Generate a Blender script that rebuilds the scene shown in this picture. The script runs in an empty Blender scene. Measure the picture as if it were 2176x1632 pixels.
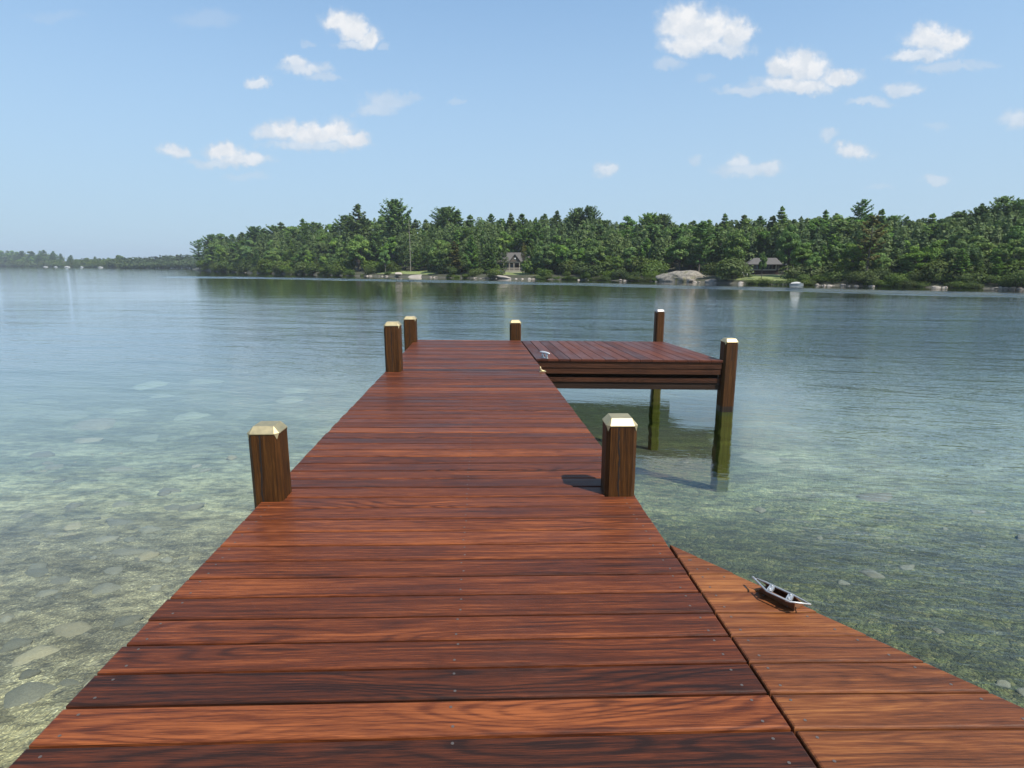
import bpy, math, random
from mathutils import Vector, Matrix, noise as mnoise
random.seed(7)
R = math.radians
SC = bpy.context.scene
COL = SC.collection

# ------------------------------------------------------------------ camera
F, CX, CY, YH = 1250.0, 1088.0, 816.0, 563.0
DECK, CAMZ = 0.95, 2.65
P = math.atan((CY - YH) / F)
CP, SP = math.cos(P), math.sin(P)
def ray(x, y):
    u, w = (x - CX) / F, (CY - y) / F
    return Vector((u, CP + w * SP, -SP + w * CP))
def on_z(x, y, z=DECK):
    d = ray(x, y); t = (z - CAMZ) / d.z
    return Vector((d.x * t, d.y * t, z))
def z_at(X, Y, y):            # height of the point over (X, Y) seen at image row y
    d = ray(CX, y); return CAMZ + d.z / d.y * Y
def x_at(x, Y, y=600):
    d = ray(x, y); return d.x / d.y * Y
cam = bpy.data.cameras.new('camera'); camo = bpy.data.objects.new('camera', cam); COL.objects.link(camo)
cam.sensor_width = 36.0; cam.lens = 36.0 * F / 2176.0; cam.clip_end = 6000; cam.clip_start = 0.05
camo.location = (0, 0, CAMZ); camo.rotation_euler = (math.pi / 2 - P, 0, 0)
SC.camera = camo

# ------------------------------------------------------------------ object helpers
def tag(o, label=None, cat=None, group=None, kind=None):
    if label: o['label'] = label
    if cat: o['category'] = cat
    if group: o['group'] = group
    if kind: o['kind'] = kind
    return o
def empty(name, loc=(0, 0, 0), rz=0.0):
    o = bpy.data.objects.new(name, None); COL.objects.link(o)
    o.location = loc; o.rotation_euler = (0, 0, rz); o.empty_display_size = 0.2
    return o
class MB:
    def __init__(s): s.v = []; s.f = []; s.m = []; s.c = []
    def add(s, vs, fs, m=0, c=None):
        o = len(s.v); s.v.extend([tuple(p) for p in vs])
        for f in fs:
            s.f.append(tuple(i + o for i in f)); s.m.append(m); s.c.append(c)
    def box(s, a, b, m=0):
        x0, y0, z0 = a; x1, y1, z1 = b
        s.add([(x0,y0,z0),(x1,y0,z0),(x1,y1,z0),(x0,y1,z0),(x0,y0,z1),(x1,y0,z1),(x1,y1,z1),(x0,y1,z1)],
              [(3,2,1,0),(4,5,6,7),(0,1,5,4),(1,2,6,5),(2,3,7,6),(3,0,4,7)], m)
    def prism(s, poly, z0, z1, m=0):
        n = len(poly)
        vs = [(p[0], p[1], z0) for p in poly] + [(p[0], p[1], z1) for p in poly]
        fs = [tuple(range(n - 1, -1, -1)), tuple(range(n, 2 * n))]
        for i in range(n):
            j = (i + 1) % n; fs.append((i, j, n + j, n + i))
        s.add(vs, fs, m)
    def tube(s, pts, rad, n=8, m=0, caps=True):
        pts = [Vector(p) for p in pts]
        if not isinstance(rad, (list, tuple)): rad = [rad] * len(pts)
        vs = []; fs = []
        for i, p in enumerate(pts):
            t = (pts[min(i + 1, len(pts) - 1)] - pts[max(i - 1, 0)]).normalized()
            a = t.cross(Vector((0, 0, 1)) if abs(t.z) < .9 else Vector((1, 0, 0))).normalized(); b = t.cross(a)
            for k in range(n):
                q = 2 * math.pi * k / n
                vs.append(p + (a * math.cos(q) + b * math.sin(q)) * rad[i])
        for i in range(len(pts) - 1):
            for k in range(n):
                l = (k + 1) % n
                fs.append((i*n+k, (i+1)*n+k, (i+1)*n+l, i*n+l))
        if caps:
            fs.append(tuple(range(n))); fs.append(tuple(range(len(pts)*n - 1, (len(pts)-1)*n - 1, -1)))
        s.add(vs, fs, m)
    def mesh(s, name, mats, smooth=False, col=False):
        me = bpy.data.meshes.new(name); me.from_pydata(s.v, [], s.f)
        for m in (mats if isinstance(mats, (list, tuple)) else [mats]): me.materials.append(m)
        me.polygons.foreach_set('material_index', s.m)
        if smooth: me.polygons.foreach_set('use_smooth', [True] * len(s.f))
        if col:
            at = me.attributes.new('tint', 'FLOAT', 'FACE'); at.data.foreach_set('value', [c or 0.0 for c in s.c])
        me.update(); return me
    def build(s, name, mats, parent=None, smooth=False, col=False, loc=None, rz=0.0):
        o = bpy.data.objects.new(name, s.mesh(name, mats, smooth, col)); COL.objects.link(o); o.color = (.5, .5, .5, 1)
        if parent: o.parent = parent
        if loc is not None: o.location = loc
        o.rotation_euler = (0, 0, rz)
        return o

# ------------------------------------------------------------------ node helpers
class NT:
    def __init__(s, tree): s.t = tree; s.t.nodes.clear()
    def n(s, typ, ins=None, **kw):
        nd = s.t.nodes.new(typ)
        for k, v in kw.items(): setattr(nd, k, v)
        for k, v in (ins or {}).items():
            sock = nd.inputs[k]
            if isinstance(v, bpy.types.NodeSocket): s.t.links.new(v, sock)
            else: sock.default_value = v
        return nd
    def math(s, op, a, b=0.0, c=0.0, clamp=False):
        nd = s.n('ShaderNodeMath', {0: a, 1: b, 2: c}, operation=op); nd.use_clamp = clamp; return nd.outputs[0]
    def vmath(s, op, a, b=(0, 0, 0)):
        nd = s.n('ShaderNodeVectorMath', {0: a, 1: b}, operation=op)
        return nd.outputs['Value'] if op in ('LENGTH', 'DOT_PRODUCT', 'DISTANCE') else nd.outputs[0]
    def noise(s, vec, scale=1.0, detail=4.0, rough=.55, dist=0.0, out=0):
        nd = s.n('ShaderNodeTexNoise', {'Vector': vec, 'Scale': scale, 'Detail': detail, 'Roughness': rough, 'Distortion': dist})
        return nd.outputs[out]
    def mix(s, fac, a, b, blend='MIX'):
        nd = s.t.nodes.new('ShaderNodeMix'); nd.data_type = 'RGBA'; nd.blend_type = blend; nd.clamp_factor = True
        for i, v in ((0, fac), (6, a), (7, b)):
            if isinstance(v, bpy.types.NodeSocket): s.t.links.new(v, nd.inputs[i])
            else: nd.inputs[i].default_value = (*v, 1.0) if isinstance(v, tuple) and len(v) == 3 else v
        return nd.outputs[2]
    def ramp(s, fac, stops, interp='LINEAR'):
        nd = s.n('ShaderNodeValToRGB', {0: fac}); cr = nd.color_ramp; cr.interpolation = interp
        while len(cr.elements) < len(stops): cr.elements.new(.5)
        for e, (p, c) in zip(cr.elements, stops):
            e.position = p; e.color = (*c, 1.0) if len(c) == 3 else c
        return nd.outputs[0]
    def mr(s, v, a, b, c=0.0, d=1.0, smooth=True):
        nd = s.n('ShaderNodeMapRange', {0: v, 1: a, 2: b, 3: c, 4: d}, interpolation_type='SMOOTHSTEP' if smooth else 'LINEAR')
        return nd.outputs[0]
    def mapping(s, vec, scale=(1, 1, 1), rot=(0, 0, 0), loc=(0, 0, 0)):
        return s.n('ShaderNodeMapping', {'Vector': vec, 'Scale': scale, 'Rotation': rot, 'Location': loc}).outputs[0]
def new_mat(name):
    m = bpy.data.materials.new(name); m.use_nodes = True
    return m, NT(m.node_tree)
def principled(t, **ins):
    bs = t.n('ShaderNodeBsdfPrincipled', {k.replace('_', ' '): v for k, v in ins.items()})
    o = t.n('ShaderNodeOutputMaterial', {'Surface': bs.outputs[0]}); return bs, o
def C(r, g, b): return (r, g, b, 1.0)

def wood(name, dark, mid, light, axis='x', rough=.40, plank_var=.68, coat=.05, spec=.15):
    m, t = new_mat(name)
    co = t.n('ShaderNodeTexCoord').outputs['Object']
    oi = t.n('ShaderNodeObjectInfo'); rnd = oi.outputs['Random']; tone = t.n('ShaderNodeSeparateColor', {0: oi.outputs['Color']}).outputs[0]
    sep = t.n('ShaderNodeSeparateXYZ', {0: co})
    if axis == 'x': lo, ac, th = sep.outputs[0], sep.outputs[1], sep.outputs[2]
    elif axis == 'y': lo, ac, th = sep.outputs[1], sep.outputs[0], sep.outputs[2]
    else: lo, ac, th = sep.outputs[2], sep.outputs[0], sep.outputs[1]
    off = t.math('MULTIPLY', rnd, 91.7)
    def vec(sl, sa, st=None):
        return t.n('ShaderNodeCombineXYZ', {0: t.math('MULTIPLY_ADD', lo, sl, off), 1: t.math('MULTIPLY_ADD', ac, sa, t.math('MULTIPLY', off, 3.1)),
                                            2: t.math('MULTIPLY_ADD', th, st if st else sa, off)}).outputs[0]
    wav = t.math('MULTIPLY', t.math('SUBTRACT', t.noise(vec(1.1, 3.0), 1.0, 3, .55), .5), .034)
    ac0 = ac; ac = t.math('ADD', ac, wav)
    def vec2(sl, sa):
        return t.n('ShaderNodeCombineXYZ', {0: t.math('MULTIPLY_ADD', lo, sl, off), 1: t.math('MULTIPLY_ADD', ac, sa, t.math('MULTIPLY', off, 3.1)), 2: t.math('MULTIPLY_ADD', th, sa, off)}).outputs[0]
    broad = t.noise(vec(.7, 1.6), 1.0, 3, .55, .2)
    band = t.noise(vec2(.75, 20.0), 1.0, 3, .6, .3)
    streak = t.noise(vec2(1.7, 62.0), 1.0, 4, .65, .3)
    fine = t.noise(vec2(9.0, 240.0), 1.0, 3, .7)
    ringf = t.noise(vec(.7, 5.0), 1.0, 1.0, .45, .15)
    rings = t.math('POWER', t.math('MULTIPLY_ADD', t.math('SINE', t.math('MULTIPLY_ADD', ringf, 95.0, t.math('MULTIPLY', ac, 110.0))), .5, .5), 2.5)
    fig = t.math('MULTIPLY', t.mr(t.n('ShaderNodeTexWhiteNoise', {'W': t.math('ADD', rnd, 3.7)}, noise_dimensions='1D').outputs[0], .2, .7), t.mr(t.noise(vec(.5, 3.0), 1.0, 1), .42, .58))
    shift = t.math('MULTIPLY', t.math('SUBTRACT', tone, .5), plank_var)
    v = t.math('MULTIPLY_ADD', t.math('SUBTRACT', broad, .5), .4, t.math('ADD', shift, .5))
    v = t.math('MULTIPLY_ADD', t.math('SUBTRACT', band, .5), .6, v)
    v = t.math('MULTIPLY_ADD', t.math('SUBTRACT', streak, .5), 1.15, v)
    v = t.math('MULTIPLY_ADD', t.math('SUBTRACT', fine, .5), .95, v)
    v = t.math('SUBTRACT', v, t.math('MULTIPLY', t.math('MULTIPLY', rings, .24), fig))
    col = t.ramp(v, [(.08, dark), (.34, tuple((a * .5 + b * .5) for a, b in zip(dark, mid))), (.55, mid), (.95, light)])
    # dry, greyed wear in irregular scuffed patches, darker damp stains
    wp_ = t.n('ShaderNodeNewGeometry').outputs['Position']
    scuff = t.math('MULTIPLY', t.mr(t.noise(wp_, 1.4, 6, .7), .5, .72), t.mr(fine, .35, .65))
    col = t.mix(t.math('MULTIPLY', scuff, .24), col, tuple(.55 * c_ + .45 * sum(mid) / 3 * 1.25 for c_ in mid))
    stain = t.mr(t.noise(t.vmath('ADD', wp_, (7.3, 1.9, 0)), 2.1, 5, .65), .60, .72)
    col = t.mix(t.math('MULTIPLY', stain, .35), col, dark)
    wet = t.noise(vec(.8, 2.4), 1.0, 4, .6)
    ro = t.mr(wet, .3, .7, rough - .12, rough + .12)
    ro = t.math('MULTIPLY_ADD', fine, .18, ro)
    hgt = t.math('ADD', t.math('MULTIPLY', fine, .6), t.math('MULTIPLY', streak, .6))
    bp = t.n('ShaderNodeBump', {'Height': hgt, 'Strength': .5, 'Distance': .004}).outputs[0]
    bs, _ = principled(t, Base_Color=col, Roughness=ro, Normal=bp, Coat_Weight=coat, Coat_Roughness=.18, Specular_IOR_Level=spec)
    return m
def simple(name, col, rough=.6, metal=0.0, var=.25, scale=6.0, bump=.0, obj_var=0.0, spec=.5):
    m, t = new_mat(name)
    co = t.n('ShaderNodeTexCoord').outputs['Object']
    n = t.noise(co, scale, 5, .6)
    f = t.math('MULTIPLY_ADD', t.math('SUBTRACT', n, .5), 2 * var, 1.0)
    if obj_var:
        rnd = t.n('ShaderNodeObjectInfo').outputs['Random']
        f = t.math('MULTIPLY', f, t.math('MULTIPLY_ADD', t.math('SUBTRACT', rnd, .5), 2 * obj_var, 1.0))
    c = t.vmath('SCALE', col); t.t.nodes[-1].inputs['Scale'].default_value = 1.0
    t.t.links.new(f, t.t.nodes[-1].inputs['Scale'])
    kw = dict(Base_Color=c, Roughness=t.math('MULTIPLY_ADD', n, .2, rough - .1), Metallic=metal)
    if bump:
        kw['Normal'] = t.n('ShaderNodeBump', {'Height': n, 'Strength': .6, 'Distance': bump}).outputs[0]
    principled(t, **kw); return m

HAZE = .0003
STRIP = None
M = {}
M['plank'] = wood('red_deck_wood', (.021, .0095, .0065), (.102, .0265, .0102), (.27, .078, .0235))
M['plank_warm'] = wood('warm_deck_wood', (.035, .014, .008), (.155, .049, .017), (.31, .118, .036), plank_var=.3)
M['plank_y'] = wood('platform_wood', (.04, .015, .01), (.105, .030, .015), (.17, .055, .024), axis='y', plank_var=.5)
M['post'] = wood('post_wood', (.016, .0065, .002), (.068, .026, .0055), (.14, .058, .012), axis='z', rough=.5, plank_var=.1, coat=0.0, spec=.2)
M['fascia'] = wood('fascia_wood', (.02, .008, .004), (.070, .026, .012), (.13, .05, .022), rough=.55, plank_var=.2, coat=0.0, spec=.2)
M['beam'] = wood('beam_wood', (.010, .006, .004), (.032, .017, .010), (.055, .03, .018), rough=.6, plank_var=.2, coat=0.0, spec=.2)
M['wet'] = wood('wet_post_wood', (.006, .003, .001), (.026, .012, .004), (.05, .025, .008), axis='z', rough=.3, plank_var=.1, coat=0.0, spec=.4)
M['algae_refl'] = wood('algae_wood_with_reflection', (.04, .048, .008), (.085, .098, .015), (.13, .145, .026), axis='z', rough=.9, plank_var=.1, coat=0.0, spec=.1)  # algae green, lightened so the sunken shaft reads as a reflection
M['crack'] = simple('crack_shadow', (.01, .006, .004), .9)
M['brass'] = simple('brushed_brass', (.50, .405, .225), .52, .8, .35, 18)
M['pewter'] = simple('dull_metal_cap', (.30, .28, .26), .45, .8, .12, 20)
M['steel'] = simple('stainless_steel', (.50, .49, .47), .5, .75, .3, 40)
M['screw'] = simple('screw_head', (.16, .13, .11), .5, .6, .4, 60)
M['bronze'] = simple('bronze_side', (.20, .092, .046), .45, .25, .4, 40)
M['chrome'] = simple('white_metal', (.66, .65, .62), .42, .4, .12, 30)

# ------------------------------------------------------------------ world: sky with clouds
SUN = Vector((.27, -.23, .52)).normalized()
ELEV = math.asin(SUN.z); AZ = math.atan2(SUN.x, SUN.y)
W = bpy.data.worlds.new('World'); SC.world = W; W.use_nodes = True
t = NT(W.node_tree)
SKY_STR = .15
sky = t.n('ShaderNodeTexSky', sky_type='NISHITA'); sky.sun_disc = False
sky.sun_elevation = ELEV; sky.sun_rotation = AZ; sky.air_density = 1.0; sky.dust_density = .7; sky.ozone_density = 4.0; sky.altitude = 100
g = t.n('ShaderNodeTexCoord').outputs['Generated']
sp = t.n('ShaderNodeSeparateXYZ', {0: g})
yy = t.math('MAXIMUM', sp.outputs[1], .08)
u = t.math('DIVIDE', sp.outputs[0], yy); v = t.math('DIVIDE', sp.outputs[2], yy)
uv = t.n('ShaderNodeCombineXYZ', {0: u, 1: v, 2: 0.0}).outputs[0]
nz = t.noise(uv, 16.0, 7, .6, 0, out=1)
nz2 = t.noise(uv, 60.0, 4, .6, 0, out=1)
warp = t.vmath('ADD', t.vmath('MULTIPLY', t.vmath('SUBTRACT', nz, (.5, .5, .5)), (.055, .035, 0)),
               t.vmath('MULTIPLY', t.vmath('SUBTRACT', nz2, (.5, .5, .5)), (.022, .018, 0)))
uvw = t.vmath('ADD', uv, warp)
er = t.noise(uv, 42.0, 8, .66)
ero = t.math('MULTIPLY', t.math('SUBTRACT', er, .5), .9)
CL = [(1450,55,56,46,1),(1500,70,80,50,1),(1565,75,38,40,1),(1470,98,70,30,.95),(1540,105,62,22,.7),(1420,135,32,16,.4),(1492,165,24,10,.2),
 (1660,142,34,32,.95),(1710,142,56,42,1),(1780,165,48,24,.85),(1690,182,100,24,.8),(1590,195,70,13,.5),
 (1975,85,50,36,.95),(2015,98,40,32,.9),(1960,122,70,18,.7),(2010,150,80,14,.4),(2075,140,44,12,.3),(1910,188,42,17,.6),(1855,222,52,13,.5),
 (1765,288,28,15,.45),(1815,322,36,19,.8),(1590,360,76,18,.5),(1570,345,30,18,.6),(1640,355,30,19,.6),(1482,345,18,11,.35),
 (1285,362,30,19,.6),(1985,383,34,13,.45),(1870,400,34,9,.2),(2158,255,36,26,.55),(1995,272,30,11,.22),
 (715,45,34,26,.95),(745,65,42,32,1),(780,86,32,32,.95),(760,98,48,18,.6),(820,103,11,12,.3),
 (650,148,56,17,.65),(625,138,28,18,.7),(690,165,42,11,.4),(553,180,29,15,.65),(820,215,58,24,.42),(800,235,48,18,.42),(860,205,40,12,.28),
 (600,275,40,27,.9),(570,282,30,22,.7),(660,285,70,30,.9),(720,275,42,32,.95),(755,297,36,22,.85),(670,307,110,14,.55),
 (372,323,34,18,.75),(475,325,46,22,.85),(515,340,66,19,.75),(470,347,70,14,.5),(520,378,50,11,.22),(440,42,64,24,.16),(970,212,17,8,.25),(650,90,14,10,.25),(110,37,60,15,.12)]
acc = 0.0; shd = 0.6
for (px, py, rx, ry, dn) in CL:
    d0, d1, d2 = ray(px, py), ray(px + rx, py), ray(px, py - ry)
    u0, v0 = d0.x / d0.y, d0.z / d0.y
    a, b = abs(d1.x / d1.y - u0), abs(d2.z / d2.y - v0)
    q = t.vmath('MULTIPLY', t.vmath('SUBTRACT', uvw, (u0, v0, 0)), (1 / a / 1.12, 1 / b / 1.12, 0))
    qy = t.n('ShaderNodeSeparateXYZ', {0: q}).outputs[1]
    f = t.math('ADD', t.math('SUBTRACT', 1.0, t.vmath('LENGTH', q)), t.math('MULTIPLY_ADD', t.math('MINIMUM', qy, 0.0), .30, ero))
    mk = t.mr(f, -.16, .60, 0, min(1.0, dn * 1.18))
    shd = t.math('MULTIPLY_ADD', t.math('SUBTRACT', t.mr(qy, -.75, .35), shd), t.math('MULTIPLY', mk, .8), shd)
    acc = mk if acc == 0.0 else t.math('MAXIMUM', acc, mk)
puff = t.noise(t.vmath('ADD', uvw, (.006, -.010, 0)), 30.0, 5, .6)
ccol = t.mix(t.math('MULTIPLY', t.math('MULTIPLY_ADD', shd, .75, .25), t.math('MULTIPLY', t.mr(acc, .25, .9, .35, 1.0), t.mr(puff, .36, .60, .45, 1.0))), (3.15, 3.6, 4.15), (4.85, 4.9, 5.0))
# thin summer haze high in the sky whitens it
up = t.math('MAXIMUM', sp.outputs[2], 0.0)
skyc = t.mix(t.mr(up, -.02, .62, .92, .12), t.vmath('MULTIPLY', sky.outputs[0], (.74, 1.0, 1.06)), (2.48, 3.28, 4.1))
bgc = t.mix(acc, skyc, ccol)
bg = t.n('ShaderNodeBackground', {'Color': bgc, 'Strength': SKY_STR})
t.n('ShaderNodeOutputWorld', {'Surface': bg.outputs[0]})
W.cycles.sampling_method = 'MANUAL'; W.cycles.sample_map_resolution = 512

sun = bpy.data.lights.new('sun', 'SUN'); sun.energy = 4.9; sun.angle = R(.53); sun.color = (1.0, .955, .88)
suno = bpy.data.objects.new('sun', sun); COL.objects.link(suno)
suno.rotation_euler = SUN.to_track_quat('Z', 'Y').to_euler(); suno.location = (20, -20, 40)

SC.view_settings.view_transform = 'Standard'; SC.view_settings.look = 'None'
SC.view_settings.exposure = 0.34; SC.view_settings.gamma = 1.0
SC.cycles.use_denoising = True
SC.cycles.max_bounces = 8; SC.cycles.transparent_max_bounces = 12; SC.cycles.diffuse_bounces = 3; SC.cycles.glossy_bounces = 3
SC.cycles.volume_bounces = 0
SC.cycles.caustics_reflective = False; SC.cycles.caustics_refractive = False
SC.cycles.sample_clamp_indirect = 4.0

# ------------------------------------------------------------------ the dock
LA, LB = on_z(882.7, 722), on_z(33, 1611)           # left edge of the walkway
RA, RB, RC = on_z(1106, 723.4), on_z(1281, 951.5), on_z(1738, 1630)
def lerp_y(a, b, y): k = (y - a.y) / (b.y - a.y); return a.x + (b.x - a.x) * k
def left_x(y): return lerp_y(LA, LB, y)
def right_x(y): return lerp_y(RA, RB, y) if y > RB.y else lerp_y(RB, RC, y)
gaps_px = [1585, 1505, 1437, 1375, 1320.7, 1273, 1232.4, 1194.8, 1161]
def on_left(py):
    x = 770 - .9565 * (py - 840); return on_z(x, py)
gy = [on_left(p).y for p in gaps_px]
Y0 = gy[0]; pitch = (gy[-1] - gy[0]) / 8.0
YE = on_z(884, 722).y
NP = round((YE - Y0) / pitch); pitch = (YE - Y0) / NP
dn_ = on_z(1690, 1548) - on_z(58, 1585); s_near = dn_.y / dn_.x
df_ = on_z(1106, 723.4) - on_z(884, 722); s_far = df_.y / df_.x
def gap_line(k):                                       # (left point, right point) of gap k
    y = Y0 + pitch * k
    w = min(max((y - Y0) / (YE - Y0), -.2), 1); s = s_near + (s_far - s_near) * w
    L = Vector((left_x(y), y, 0)); xr = right_x(y)
    for _ in range(4): yr = y + s * (xr - L.x); xr = right_x(yr)
    return L, Vector((xr, y + s * (xr - L.x), 0))
def inset(poly, d):
    n = len(poly); out = []
    for i in range(n):
        a, b, c = poly[i - 1], poly[i], poly[(i + 1) % n]
        e1 = (b - a).normalized(); e2 = (c - b).normalized()
        n1 = Vector((-e1.y, e1.x)); n2 = Vector((-e2.y, e2.x))
        den = 1 + n1.dot(n2)
        out.append(b + (n1 + n2) * (d / max(den, .35)))
    return out
def area(poly): return .5 * sum(poly[i-1].x * poly[i].y - poly[i].x * poly[i-1].y for i in range(len(poly)))
TN = random.Random(12)
def plank(poly, ang, parent, mat, screws=(), th=.042, zj=0.0, tone=None):
    """poly: world xy corners, counter-clockwise; a board with eased edges and screw heads"""
    c = sum(poly, Vector((0, 0))) / len(poly)
    ca, sa = math.cos(-ang), math.sin(-ang)
    loc = [Vector(((p.x - c.x) * ca - (p.y - c.y) * sa, (p.x - c.x) * sa + (p.y - c.y) * ca)) for p in poly]
    if area(loc) < 0: loc.reverse()
    if area(loc) < .004: return None
    rings = [(loc, -th), (loc, -.008), (inset(loc, .003), -.003), (inset(loc, .0095), 0.0)]
    mb = MB(); n = len(loc); vs = []; fs = []
    for pl, z in rings: vs += [(p.x, p.y, z) for p in pl]
    for r in range(3):
        for i in range(n):
            j = (i + 1) % n; fs.append((r*n+i, r*n+j, (r+1)*n+j, (r+1)*n+i))
    fs.append(tuple(range(3*n, 4*n))); fs.append(tuple(range(n-1, -1, -1)))
    mb.add(vs, fs, 0)
    for s in screws:
        x = (s[0] - c.x) * ca - (s[1] - c.y) * sa; y = (s[0] - c.x) * sa + (s[1] - c.y) * ca
        r = .0062; k8 = [(x + r * math.cos(i * math.pi / 4), y + r * math.sin(i * math.pi / 4)) for i in range(8)]
        mb.add([(p[0], p[1], -.002) for p in k8] + [(p[0], p[1], .0012) for p in k8],
               [tuple(range(8, 16))] + [(i, (i+1) % 8, 8 + (i+1) % 8, 8 + i) for i in range(8)], 1)
    o = mb.build('plank', [mat, M['screw']], parent, loc=(c.x, c.y, DECK + zj), rz=ang)
    tn = tone if tone is not None else min(.95, max(.08, TN.gauss(.47, .14))); o.color = (tn, tn, tn, 1)
    return o
def V2(v): return Vector((v[0], v[1]))

walk = tag(empty('dock_walkway', (on_z(1000, 1000).x, 6, 0)), 'long reddish brown plank walkway running out over the lake between capped posts', 'dock walkway')
walk_inv = walk.location.copy()
def reparent(o, p): o.parent = p; o.matrix_parent_inverse = Matrix.Translation(-p.location)
rp = random.Random(3)
for k in range(-17, NP):
    L0, R0 = gap_line(k); L1, R1 = gap_line(k + 1)
    g2 = .0078
    d = (R0 - L0).normalized(); up = Vector((-d.y, d.x, 0))
    jl, jr = rp.uniform(-.006, .006), rp.uniform(-.003, .003)
    poly = [V2(L0 + up * g2 - d * jl), V2(R0 + up * g2 + d * jr), V2(R1 - up * g2 + d * jr), V2(L1 - up * g2 - d * jl)]
    sc = []
    for fr, dx in ((0, .09), (.545, 0), (1, -.09)):
        for q in (.24, .78):
            b0 = L0.lerp(R0, fr) + d * dx; b1 = L1.lerp(R1, fr) + d * dx
            pnt = b0.lerp(b1, q + rp.uniform(-.05, .05)); sc.append((pnt.x + rp.uniform(-.01, .01), pnt.y))
    if k > 40: sc = sc[2:4]
    o = plank(poly, math.atan2(d.y, d.x), None, M['plank'], sc, zj=rp.uniform(-.0015, .0015), tone={-2: .3, -1: .18, 0: .82, 1: .22, 2: .5, 3: .62, 4: .36, 5: .62, 6: .45, 7: .55}.get(k)); reparent(o, walk)
# skirting boards and joists under the walkway
def board_between(a, b, thick, z0, z1, name, mat, parent, side=1):
    a = Vector((a[0], a[1], 0)); b = Vector((b[0], b[1], 0)); d = b - a; L = d.length; an = math.atan2(d.y, d.x)
    mb = MB(); mb.box((-L/2, min(0, side*thick), z0), (L/2, max(0, side*thick), z1))
    o = mb.build(name, mat, None, loc=((a.x+b.x)/2, (a.y+b.y)/2, 0), rz=an); reparent(o, parent); return o
yb = -1.0
sx = Vector((.02, 0, 0))
board_between(Vector((left_x(YE - .03), YE - .03, 0)) + sx, Vector((left_x(yb), yb, 0)) + sx, .045, DECK - .27, DECK - .045, 'side_board', M['fascia'], walk, 1)
board_between(Vector((right_x(RB.y), RB.y, 0)) - sx, Vector((right_x(YE - .03), YE - .03, 0)) - sx, .045, DECK - .27, DECK - .045, 'side_board', M['fascia'], walk, 1)
board_between(Vector((right_x(yb), yb, 0)) - sx, Vector((right_x(RB.y - .003), RB.y - .003, 0)) - sx, .045, DECK - .27, DECK - .045, 'side_board', M['fascia'], walk, 1)
board_between(Vector((left_x(YE) + .07, YE - .02, 0)), Vector((right_x(YE) - .07, YE - .02, 0)), .045, DECK - .268, DECK - .047, 'end_board', M['fascia'], walk, -1)
for q in (.33, .66):
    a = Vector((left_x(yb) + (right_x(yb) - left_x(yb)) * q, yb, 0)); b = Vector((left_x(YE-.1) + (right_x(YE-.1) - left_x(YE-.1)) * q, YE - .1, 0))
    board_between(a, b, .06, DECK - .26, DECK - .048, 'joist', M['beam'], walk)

# angled boards widening the walkway towards the shore
ext = tag(empty('dock_extension', (1.6, 2.5, 0)), 'triangular orange brown plank section widening the right side of the walkway, cleat on its edge', 'dock section')
EA, EB = on_z(1420, 1153), on_z(2176, 1502)
es_ = on_z(2176, 1541) - on_z(1684.5, 1544); es = es_.y / es_.x
def outer_at(y): k = (y - EA.y) / (EB.y - EA.y); return EA.x + (EB.x - EA.x) * k
def ext_line(k):
    _, Rk = gap_line(k); a = Rk + Vector((.012, .0, 0))
    # cross with outer edge line: x = EA.x + (y-EA.y)*m ; y = a.y + es*(x-a.x)
    m = (EB.x - EA.x) / (EB.y - EA.y)
    x = (EA.x + (a.y - es * a.x - EA.y) * m) / (1 - es * m); return a, Vector((x, a.y + es * (x - a.x), 0))
for k in range(-12, 14):
    a0, b0 = ext_line(k); a1, b1 = ext_line(k + 1)
    if b0.x <= a0.x + .03: continue
    d = Vector((1, es, 0)).normalized(); up = Vector((-d.y, d.x, 0)); g2 = .0055
    if b1.x <= a1.x + .02:
        m = (EB.x - EA.x) / (EB.y - EA.y); tip = V2(EA) + Vector((.004, -.02))
        poly = [V2(a0 + up*g2), V2(b0 + up*g2 + d*m*g2), tip]
    else:
        poly = [V2(a0 + up*g2), V2(b0 + up*g2), V2(b1 - up*g2), V2(a1 - up*g2)]
    sc = []
    if len(poly) == 4:
        for q in (.22, .78):
            p0 = a0.lerp(a1, q) + d * .06; sc.append((p0.x, p0.y))
            p1 = b0.lerp(b1, q) - d * .1; sc.append((p1.x, p1.y))
    o = plank(poly, math.atan2(d.y, d.x), None, M['plank_warm'], sc, zj=rp.uniform(-.0015, .001), tone={-2: .55, -1: .5, 0: .5, 1: .38, 2: .45, 3: .8, 4: .75, 5: .7}.get(k))
    if o: reparent(o, ext)
ed = (EB - EA).normalized(); en = Vector((-ed.y, ed.x, 0))
if en.x > 0: en = -en
o1 = EA + ed * .12 + en * .03; o2 = EA + ed * 4.5 + en * .03
board_between(o2, o1, .045, DECK - .27, DECK - .046, 'side_board', M['fascia'], ext, 1 if (Vector((-(o1-o2).y, (o1-o2).x, 0)).dot(en) > 0) else -1)

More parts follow.
